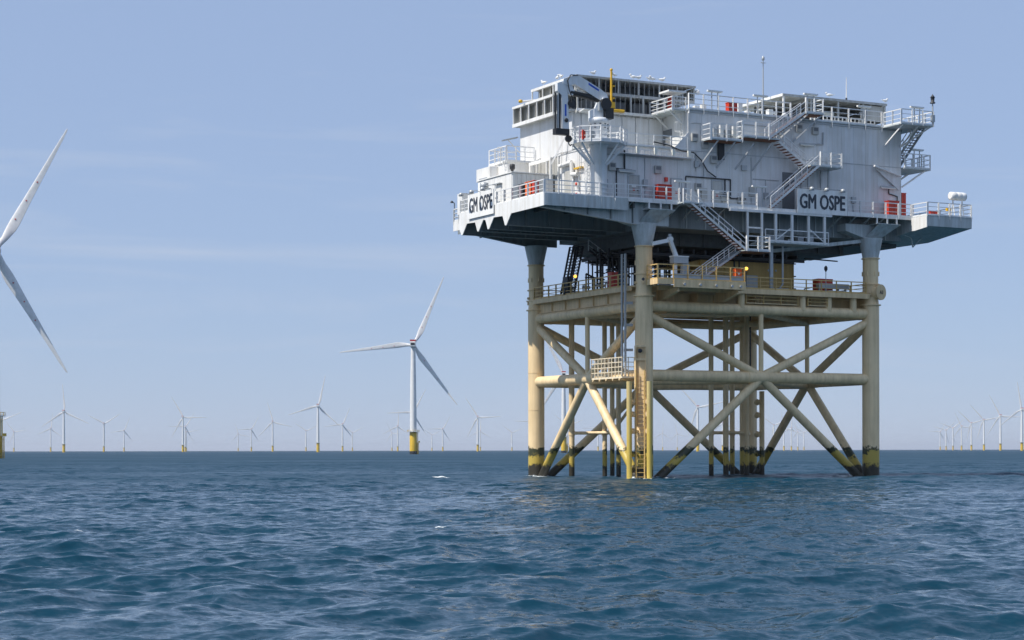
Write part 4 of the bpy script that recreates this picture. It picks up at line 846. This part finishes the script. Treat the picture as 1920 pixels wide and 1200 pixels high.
# small white davit on the lay-down platform
dv_t = thing('davit_crane', 'small white bent arm davit crane on the cream lay-down platform', 'davit', (2.3, -2.0, 18.93))
part('column', MB().lathe([(.3, 18.93), (.3, 19.1), (.17, 19.15), (.17, 20.9)], (2.3, -2.0, 0), 14), 'white', dv_t)
part('machine_box', MB().box(1.85, 3.5, -2.4, -1.7, 20.55, 21.15), 'galv', dv_t); part('machine_lid', MB().box(1.8, 3.55, -2.45, -1.65, 21.15, 21.25), 'white', dv_t); part('control_box', MB().box(2.9, 3.6, -2.4, -1.9, 19.4, 20.5), 'galv', dv_t)
part('jib', MB().beam((2.35, -2.05, 21.15), (1.6, -2.05, 22.85), 0.30, 0.36), 'white', dv_t); part('arm', MB().beam((1.75, -2.05, 22.75), (-0.3, -2.05, 22.3), 0.26, 0.36), 'white', dv_t); part('elbow', MB().tube((1.65, -2.3, 22.8), (1.65, -1.8, 22.8), 0.24, 0.24, 14), 'white', dv_t)
part('sheave', MB().box(1.5, 1.75, -2.15, -1.95, 22.95, 23.3), 'galv', dv_t)

# name boards
def lamps_on(board, pts, out):
    for p in pts:
        p = Vector(p); o = Vector(out); part('lamp_arm', MB().path([p, p+o*0.5+Vector((0, 0, .12)), p+o*0.9], 0.035, 6), 'galv', board)
        q = p+o*0.95; part('lamp_head', MB().lathe([(0.06, .15), (0.2, .1), (0.26, -.18), (0.22, -.2)], tuple(q), 12), 'galv', board)
sg = thing('name_board', 'white name board reading GM OSPE in front of the shaded wall panels', 'sign', (19.78, -1.6, 26.2), 'name boards')
part('board', MB().box(16.74, 22.82, -1.64, -1.56, 26.2, 28.6), 'board', sg)
put_text('GM OSPE', 1.42, 5.55, (19.78, -1.64, 27.4), (1, 0, 0), (0, -1, 0), sg, bold=0.042)
lamps_on(sg, [(18.2, -1.5, 28.65), (20.0, -1.5, 28.65), (22.0, -1.5, 28.65)], (0, -0.55, 0))
part('lamp_rail', MB().tube((17.2, -1.55, 28.72), (22.4, -1.55, 28.72), .04, .04, 6), 'galv', sg)
sg2 = thing('name_board', 'sunlit white name board reading GM OSPE hung over the V shaped deck edge plates', 'sign', (-11.74, 11.3, 25.67), 'name boards')
part('board', MB().box(-11.78, -11.70, 8.5, 14.05, 25.67, 28.05), 'board', sg2)
put_text('GM OSPE', 1.42, 5.0, (-11.78, 11.2, 26.95), (0, -1, 0), (-1, 0, 0), sg2, bold=0.03)
lamps_on(sg2, [(-11.7, 8.9, 28.05), (-11.7, 11.3, 28.05), (-11.7, 13.6, 28.05)], (-1.1, 0, 0))
part('flood_dish', MB().lathe([(0.1, -.35), (0.42, -.2), (0.42, .3), (0.1, .4)], (-11.2, 11.6, 28.7), 14), 'galv', sg2); part('dish_arm', MB().path([(-11.2, 11.4, 28.7), (-11.2, 9.0, 28.6), (-11.5, 8.6, 27.9)], .04, 6), 'galv', sg2)

# cabinets
def cabinet(u0, u1, v0, v1, z0, z1, mat, label, name='fire_cabinet', cat='cabinet', group=None):
    t = thing(name, label, cat, ((u0+u1)/2, (v0+v1)/2, z0), group)
    part('body', MB().box(u0, u1, v0, v1, z0+.06, z1), mat, t); part('plinth', MB().box(u0+.05, u1-.05, v0+.05, v1-.05, z0, z0+.06), 'darksteel', t)
    part('lid', MB().box(u0-.04, u1+.04, v0-.04, v1+.04, z1, z1+.05), mat, t); part('door_seam', MB().box((u0+u1)/2-.015, (u0+u1)/2+.015, v0-.012, v0, z0+.12, z1-.06), 'darksteel', t)
    return t
cabinet(1.45, 2.9, -0.4, 0.3, 26.5, 28.2, 'red', 'large red fire cabinet on the main walkway beside a wall door')
cabinet(28.95, 30.3, -0.5, 0.2, 26.5, 28.2, 'red', 'red fire cabinet on the main walkway under the white lifting bracket')
cabinet(31.75, 32.3, 0.9, 1.9, 26.53, 29.3, 'red', 'tall narrow red locker at the far corner of the building wall')
cabinet(10.5, 11.5, 1.1, 1.7, 35.95, 37.0, 'red', 'red cabinet on the roof deck behind the railing')
cabinet(32.6, 33.6, -2.6, -2.0, 26.53, 27.1, 'red', 'low red box on the side platform near the liferaft', 'deck_box', 'box')
cabinet(-10.8, -10.2, 2.7, 3.8, 26.5, 28.1, 'orange', 'bright orange locker behind the sunlit deck railing', 'locker', 'locker')
cabinet(-10.8, -10.3, 2.0, 2.45, 26.5, 28.1, 'red', 'dark red locker next to the orange locker', 'locker', 'locker')
cabinet(-10.6, -10.0, 4.6, 5.6, 26.5, 28.1, 'black', 'black locker between the cabin and the orange locker', 'locker', 'locker')
cabinet(0.8, 1.5, 7.4, 8.2, 18.56, 20.4, 'red', 'red cabinet on the cable deck among the dark cable risers')
cabinet(22.4, 24.2, 2.6, 3.6, 18.56, 20.2, 'red', 'red cabinet on the cable deck beside the cream container')
ob = cabinet(8.7, 9.4, -2.7, -2.2, 18.93, 20.2, 'orange', 'orange safety box with white mark at the lay-down platform corner', 'safety_box', 'box')
part('mark', MB().prism([(8.9, 19.85), (9.2, 19.85), (9.05, 19.6)], 'v', -2.72, -2.705), 'white', ob); part('band', MB().box(8.68, 9.42, -2.71, -2.70, 19.3, 19.45), 'greypanel', ob)
ex = thing('extinguisher', 'red fire extinguishers in a rack on the small upper balcony', 'extinguisher', (4.6, 2.5, 35.86))
for v in (2.35, 2.75): part('cylinder', MB().lathe([(.16, 36.0), (.16, 37.1), (.06, 37.25), (.05, 37.4)], (4.6, v, 0), 12), 'red', ex)
part('rack', MB().box(4.75, 4.85, 2.1, 3.0, 35.86, 37.3), 'white', ex)
# cream container on the cable deck
cc = thing('cream_container', 'long cream equipment container on the cable deck', 'container', (16, 8.3, 18.56))
part('body', MB().box(10.3, 21.8, 6.0, 10.6, 18.56, 21.95), 'ochre', cc); part('sloped_roof', MB().prism([(7.4, 21.2), (10.3, 21.95), (10.3, 21.2)], 'v', 6.2, 10.4), 'ochre', cc)
for k in range(5): part('corner_rib', MB().box(10.4+k*2.8, 10.5+k*2.8, 5.95, 6.0, 18.6, 21.9), 'ochre', cc)
part('grey_door', MB().box(15.2, 17.2, 5.9, 5.97, 18.7, 20.6), 'galv', cc)
for u in (18.6, 19.5): part('port', MB().lathe([(.12, 0), (.12, .06)], (u, 5.93, 21.2), 10, 'y'), 'galv', cc)
part('bracket_arm', MB().path([(14.2, 5.7, 20.4), (14.2, 5.7, 21.2), (14.6, 5.7, 20.8), (15.2, 5.7, 21.2)], .08, 6), 'darksteel', cc)
# liferaft canister on its cradle
lr = thing('liferaft', 'white liferaft canister on a cradle at the side platform end', 'liferaft', (35.8, -3.0, 26.53))
part('canister', MB().lathe([(.30, -1.0), (.42, -.92), (.44, -.35), (.40, -.30), (.40, -.2), (.44, -.15), (.44, .3), (.40, .36), (.44, .42), (.42, .92), (.30, 1.0)], (35.8, -3.0, 28.75), 20, 'x'), 'white', lr)
cr_ = MB()
for u in (35.2, 36.4): cr_.beam((u, -3.3, 26.53), (u, -3.0, 28.35), .07, .07); cr_.beam((u, -2.7, 26.53), (u, -3.0, 28.35), .07, .07)
part('cradle', cr_, 'rail', lr); part('release_unit', MB().box(34.4, 34.9, -3.1, -2.8, 27.2, 27.5), 'yellow', lr)
# masts and lanterns
ms = thing('antenna_mast', 'thin tall grey antenna mast rising from the roof deck', 'mast', (17.3, 5.0, 35.95))
part('pole', MB().tube((17.3, 5, 35.95), (17.3, 5, 42.4), 0.10, 0.05, 10), 'galv', ms); part('sensor_head', MB().lathe([(.05, 0), (.15, .1), (.15, .35), (.04, .5)], (17.3, 5, 42.4), 10), 'galv', ms); part('cross_arm', MB().tube((17.0, 5, 42.2), (17.6, 5, 42.2), .04, .04, 6), 'galv', ms)
wa = thing('whip_antenna', 'thin white whip antenna above the right roof canopy', 'antenna', (26.5, 3.3, 38.8)); part('whip', MB().tube((26.5, 3.3, 38.8), (26.5, 3.3, 41.2), .06, .03, 6), 'white', wa); part('base', MB().lathe([(.1, 0), (.1, .3)], (26.5, 3.3, 38.8), 8), 'darksteel', wa)
ln = thing('navigation_lantern', 'navigation lantern on a post at the upper balcony corner', 'lantern', (33.2, -2.2, 35.93))
part('post', MB().tube((33.2, -2.25, 35.93), (33.2, -2.25, 38.2), .09, .07, 8), 'galv', ln); part('lantern', MB().lathe([(.28, 38.2), (.28, 38.3), (.18, 38.32), (.2, 38.75), (.26, 38.8), (.1, 39.0), (.02, 39.15)], (33.2, -2.25, 0), 14), 'darksteel', ln); part('battery_box', MB().box(33.05, 33.4, -2.4, -2.1, 36.3, 37.0), 'galv', ln)
ns = thing('sensor_post', 'thin post with a dark round sensor at the cable deck railing', 'sensor', (20.8, -0.8, 18.56)); part('post', MB().tube((20.8, -.8, 18.56), (20.8, -.8, 20.7), .04, .04, 6), 'galv', ns); part('sensor', MB().lathe([(.05, -.3), (.17, -.1), (.17, .15), (.05, .3)], (20.8, -.8, 20.9), 10), 'darksteel', ns)
hn = thing('deck_lamp', 'thin gooseneck lamp post at the rear deck corner beside the name board', 'lamp', (-9.0, 22.8, 26.5)); part('post', MB().path([(-9.0, 22.8, 26.5), (-9.0, 22.8, 28.4), (-9.3, 22.8, 28.6)], .06, 6), 'galv', hn); part('head', MB().lathe([(.05, .1), (.16, 0), (.16, -.12)], (-9.3, 22.8, 28.55), 8), 'darksteel', hn)
# tube lights on twin posts
def twin_light(u, v, z0, z1, label, w=1.7, axis='u'):
    t = thing('tube_light', label, 'light', (u, v, z0), 'twin post tube lights')
    for s in (-1, 1): part('post', MB().box(u+s*.35-.04, u+s*.35+.04, v-.04, v+.04, z0, z1), 'galv', t)
    part('fitting', MB().box(u-w/2, u+w/2, v-.13, v+.13, z1, z1+.14), 'white', t); part('diffuser', MB().box(u-w/2+.1, u+w/2-.1, v-.10, v+.10, z1-.06, z1), 'lamp', t)
twin_light(8.7, 0.9, 35.95, 37.85, 'twin post tube light above the roof railing beside the projecting white block')
twin_light(14.1, 0.9, 35.95, 37.85, 'twin post tube light above the roof railing near the antenna mast')
twin_light(19.7, 0.2, 36.34, 38.35, 'twin post tube light on the top stair landing')
twin_light(26.9, 0.9, 35.95, 37.8, 'twin post tube light in front of the right roof canopy')
twin_light(31.3, -2.1, 35.93, 37.6, 'twin post tube light on the upper corner balcony beside the lantern')
twin_light(34.3, 1.6, 31.92, 34.0, 'twin post tube light on the lower side balcony')
twin_light(3.6, -1.2, 26.53, 28.45, 'twin post tube light on the walkway beside the large red cabinet')
twin_light(12.5, -1.2, 26.53, 28.5, 'twin post tube light at the foot of the main deck stairs')
# lit amber work lamps on the cable deck
for (u, v, z, lb) in ((-0.9, 11.8, 20.3, 'lit amber work lamp on the dark cable tower'), (9.75, -2.9, 20.3, 'lit amber work lamp above the lay-down platform railing')):
    t = thing('work_lamp', lb, 'lamp', (u, v, 18.6)); part('post', MB().tube((u, v, 18.6), (u, v, z-.1), .05, .05, 6), 'darksteel', t)
    part('housing', MB().box(u-.2, u+.2, v-.03, v+.2, z-.12, z+.15), 'darksteel', t); part('lens', MB().tube((u, v-.03, z), (u-.02, v-.10, z-.03), .15, .17, 12), 'glow', t)
# small domes and gulls on the roof edges
dm = thing('dome_camera', 'white dome camera on the cooler roof corner', 'camera', (9.2, 5.1, 38.5)); part('dome', MB().lathe([(.05, -.25), (.2, -.15), (.27, .02), (.2, .2), (.05, .27)], (9.4, 5.1, 38.55), 12), 'white', dm); part('bracket', MB().box(9.05, 9.4, 5.05, 5.15, 38.65, 38.75), 'white', dm)
def gull_mesh():
    mb = MB()
    for ax, pr, c in (('x', [(.02, -.34), (.06, -.26), (.10, -.05), (.11, .08), (.07, .20), (.03, .26)], (0, 0, .26)), ('x', [(.02, -.09), (.06, -.04), (.065, .03), (.03, .09)], (.25, 0, .42))): mb.lathe(pr, c, 10, ax)
    mb.tube((.18, 0, .3), (.25, 0, .41), .06, .05, 8); mb.tube((.32, 0, .41), (.41, 0, .39), .018, .005, 5); mb.beam((-.3, 0, .27), (-.46, 0, .29), .09, .02)
    for s in (-1, 1): mb.tube((0, s*.04, 0), (0, s*.04, .2), .008, .008, 4)
    return mb
gm = gull_mesh().mesh('gull', M['gull'])
for i, (u, v, z, rz) in enumerate(((-2.6, 5.1, 39.12, 20), (-0.3, 5.0, 39.12, 200), (1.9, 5.0, 39.12, 170), (2.5, 5.05, 39.12, 10), (3.7, 5.0, 39.12, 30), (4.1, 5.0, 39.12, 190), (5.2, 5.0, 39.12, 0), (-4.55, 8.0, 39.12, 80), (-4.55, 8.8, 39.12, 260), (-4.55, 11.6, 39.12, 100), (31.2, 2.9, 38.82, 10), (24.0, 2.86, 38.82, 160))):
    o = bpy.data.objects.new('gull', gm); col.objects.link(o); o.location = W(u, v, z); o.rotation_euler = (0, 0, TH+R(rz)); o.scale = (1.25,)*3
    lab = ('white gull standing on the cooler roof front edge' if i < 7 else 'white gull standing on the sunlit side edge of the cooler roof' if i < 10 else 'white gull standing on the right roof canopy edge')
    lab = lab.replace('white gull', ('first second third fourth fifth sixth seventh first second third second first'.split()[i])+' white gull from the crane', 1)
    tag(o, lab, 'gull', ('gulls on the cooler roof front edge', 'gulls on the sunlit cooler roof edge', 'gulls on the right canopy')[0 if i < 7 else 1 if i < 10 else 2])

# ------------------------------------------------------------------ wind turbines
def blade_mesh():
    secs = []; Rb = 54.6
    for t, ch_, th_, tw in ((0.0, 2.0, 2.0, 0), (0.03, 2.0, 2.0, 0), (0.09, 2.9, 1.7, 14), (0.17, 4.2, 1.25, 13), (0.22, 4.3, 1.0, 11), (0.4, 3.2, .6, 6), (0.6, 2.35, .4, 3), (0.8, 1.6, .25, 1), (0.93, 1.1, .14, 0), (0.985, .7, .08, 0), (1.0, .15, .03, 0)):
        z = 1.2+t*Rb; ring = []
        for k in range(16):
            a = 2*math.pi*k/16; x = math.cos(a); y = math.sin(a)
            off = 0.0 if t < 0.05 else 0.22*ch_-0.0
            px_ = x*ch_/2-(off if t > 0.05 else 0); py_ = y*th_/2*(1 if t < 0.05 else (0.55+0.45*x))
            c, s = math.cos(R(tw)), math.sin(R(tw)); ring.append((py_*c+px_*s*0.6, px_*c, z))
        secs.append(ring)
    mb = MB(); q = [p for r in secs for p in r]; n = 16
    mb.add(q, [(i*n+k, i*n+(k+1) % n, (i+1)*n+(k+1) % n, (i+1)*n+k) for i in range(len(secs)-1) for k in range(n)], True); mb.add(secs[-1], [tuple(range(16))])
    return mb.mesh('blade', M['turbine'])
TB = {}
TB['blade'] = blade_mesh()
TB['dot'] = MB().lathe([(.30, -.62), (.30, .62)], (0, -.9, 0), 10, 'x').mesh('marker', M['tred'])
TB['tower'] = MB().lathe([(2.5, 17.2), (2.45, 30), (2.2, 55), (1.65, 79.8)], (0, 0, 0), 28).mesh('tower', M['turbine'])
tp = MB().lathe([(2.75, -3), (2.75, 16.2), (2.6, 16.6)], (0, 0, 0), 28)
TB['tp'] = tp.mesh('transition_piece', M['tpyellow'])
pf = MB().lathe([(4.6, 16.5), (4.6, 16.75)], (0, 0, 0), 20)
TB['platform'] = pf.mesh('platform', M['galv'])
rl = MB()
for k in range(16): a = 2*math.pi*k/16; b = a+2*math.pi/16; rl.beam((4.5*math.cos(a), 4.5*math.sin(a), 16.7), (4.5*math.cos(a), 4.5*math.sin(a), 18.0), .14, .14); rl.beam((4.5*math.cos(a), 4.5*math.sin(a), 18.0), (4.5*math.cos(b), 4.5*math.sin(b), 18.0), .12, .12); rl.beam((4.5*math.cos(a), 4.5*math.sin(a), 17.3), (4.5*math.cos(b), 4.5*math.sin(b), 17.3), .09, .09)
TB['rail'] = rl.mesh('platform_railing', M['tpyellow'])
bl = MB()
for s in (-1, 1): bl.tube((-3.1, s*.9-1.5, -2), (-3.1, s*.9-1.5, 8.5), .22, .22, 8); bl.beam((-3.1, s*.9-1.5, 7.5), (-2.3, s*.7-.9, 7.5), .2, .2); bl.beam((-3.1, s*.9-1.5, 3), (-2.3, s*.7-.9, 3), .2, .2)
bl.beam((-2.95, -1.5, 0), (-2.95, -1.5, 16.6), .5, .12); bl.box(-4.2, -2.7, -2.6, -.6, 8.6, 8.8); bl.box(-4.2, -4.1, -2.6, -.6, 8.8, 9.8)
TB['landing'] = bl.mesh('boat_landing', M['tpyellow'])
TB['growth'] = MB().lathe([(2.78, -1), (2.78, 2.0), (2.77, 2.3)], (0, 0, 0), 28).mesh('marine_growth', M['darksteel'])
nc = MB().prism([(-6.5, 80.2), (3.4, 79.8), (3.6, 83.2), (2.6, 84.0), (-6.2, 84.0), (-6.6, 83.4)], 'v', -2.0, 2.0)
TB['nacelle'] = nc.mesh('nacelle', M['turbine'])
TB['top'] = MB().box(-6.4, 1.2, -2.1, 2.1, 84.0, 85.2).mesh('helihoist_rail', M['tred'])
TB['vent'] = MB().box(-6.68, -6.58, -1.5, 1.5, 81.2, 82.8).mesh('rear_vent', M['glass'])
TB['hub'] = MB().lathe([(1.75, 3.5), (1.95, 4.2), (1.95, 6.2), (1.3, 7.4), (.4, 7.9)], (0, 0, 82), 20, 'x').mesh('hub', M['turbine'])
HUB = 82.0; CAMF = 3677.0
def turbine(px_, hub_px, ang, label, group=None, detail=False, yaw=None, dist=None):
    """real-size turbine placed by its bearing and by the distance its apparent hub height gives"""
    d = dist or (HUB-2.8)*CAMF/hub_px; x = (px_-960)*d/CAMF
    t = bpy.data.objects.new('wind_turbine', None); col.objects.link(t); t.location = (x, d, 0); t.empty_display_size = 3
    t.rotation_euler = (0, 0, R(90) if yaw is None else yaw)           # rotor faces the far side, into the wind
    tag(t, label, 'wind turbine', group)
    def ch(me, name, par=t, loc=(0, 0, 0), rot=(0, 0, 0)):
        o = bpy.data.objects.new(name, me); col.objects.link(o); o.parent = par; o.location = loc; o.rotation_euler = rot; return o
    ch(TB['tower'], 'tower'); p = ch(TB['tp'], 'transition_piece'); ch(TB['platform'], 'platform', p); n = ch(TB['nacelle'], 'nacelle'); ch(TB['top'], 'helihoist_rail', n); ch(TB['hub'], 'hub')
    if detail: ch(TB['rail'], 'platform_railing', p); ch(TB['landing'], 'boat_landing', p, rot=(0, 0, R(60))); ch(TB['growth'], 'marine_growth', p); ch(TB['vent'], 'rear_vent', n)
    for k in range(3):
        b = ch(TB['blade'], 'blade', loc=(5.2, 0, HUB), rot=(R(90-ang-120*k), 0, 0))
        if detail:
            for z, k_ in ((14.5, .80), (23.0, .52), (31.5, .42)): ch(TB['dot'], 'marker', b, loc=(0, .4, z)).scale = (k_, 1, 1)
    return t
turbine(-12, 379, 60, 'huge near wind turbine with red dotted blades and its tower at the frame edge', None, True, R(94))
turbine(775, 199, 66, 'tall white turbine with yellow base and red topped nacelle standing clear of the platform', None, True)
turbine(1057, 142, 117, 'white turbine seen through the jacket between its sunlit leg and braces', None, True)
FAR = [(2, 58, 22), (26, 36, 10), (95, 42, 84), (119.7, 74, 94), (194.7, 51, 32), (232.5, 38, 68), (343, 63, 120), (347.5, 45, 58), (349.5, 35, 10), (446.7, 31, 108), (471.3, 40, 61), (511.3, 54, 106), (573.8, 37, 26), (596.3, 84, 77), (642.3, 49, 67), (660.8, 33.5, 27), (735, 32, 118), (745.8, 45, 87), (774, 71, 61), (810, 29, 26), (830.2, 40, 60), (895.8, 62, 122), (900.6, 36, 88), (960, 33, 23)]
ORD = 'first second third fourth fifth sixth seventh eighth ninth tenth eleventh twelfth thirteenth fourteenth fifteenth sixteenth seventeenth eighteenth nineteenth twentieth'.split()
side_a = [t for t in FAR if t[0] < 774][::-1]; side_b = [t for t in FAR if t[0] > 775]
turbine(774, 71, 61, 'distant turbine standing right behind the tall yellow based turbine', 'distant turbines')
for k, (x, h, a) in enumerate(side_a): turbine(x, h, a, f'distant white turbine, {ORD[k]} from the tall turbine towards the huge near turbine', 'distant turbines')
for k, (x, h, a) in enumerate(side_b): turbine(x, h, a, f'distant white turbine, {ORD[k]} from the tall turbine towards the platform', 'distant turbines')
for k, (x, h, a) in enumerate(((1001, 53, 57), (1064, 46, 20), (1121.5, 41, 60), (1242.5, 31, 87), (1270, 30, 104), (1308.5, 80, 12), (1355, 50, 100), (1451, 46, 22), (1470, 42, 100), (1484, 40, 86), (1496, 33, 110), (1507.6, 32, 30))):
    turbine(x, h, a, f'distant turbine behind the jacket, {ORD[k]} counted from its sunlit outer leg', 'distant turbines behind the jacket')
ROW = [(1763, 33, 58), (1774, 36, 43), (1787, 40, 38), (1803, 43, 115), (1821.5, 49, 16), (1845, 55, 11), (1876, 63, 117), (1916, 75, 98)][::-1]
for k, (x, h, a) in enumerate(ROW): turbine(x, h, a, 'white turbine, '+ORD[k]+' and '+('biggest' if k == 0 else 'smallest' if k == 7 else 'in size too')+' in the receding row beside the platform', 'turbines in the receding row')

# ------------------------------------------------------------------ marine haze: closed box of thin even air round everything
hb_ = bpy.data.objects.new('haze', MB().box(-62000, 62000, -62000, 62000, -4.5, 160).mesh('haze', bpy.data.materials.new('haze_air'))); col.objects.link(hb_)
hb_['kind'] = 'stuff'
hm = hb_.data.materials[0]; hm.use_nodes = True; ht = hm.node_tree; ht.nodes.clear()
ho = N(ht, 'ShaderNodeOutputMaterial'); pv = N(ht, 'ShaderNodeVolumePrincipled'); pv.inputs['Color'].default_value = (0.86, 0.91, 1.0, 1); pv.inputs['Density'].default_value = 3.0e-5; pv.inputs['Anisotropy'].default_value = 0.2
ht.links.new(pv.outputs[0], ho.inputs['Volume'])
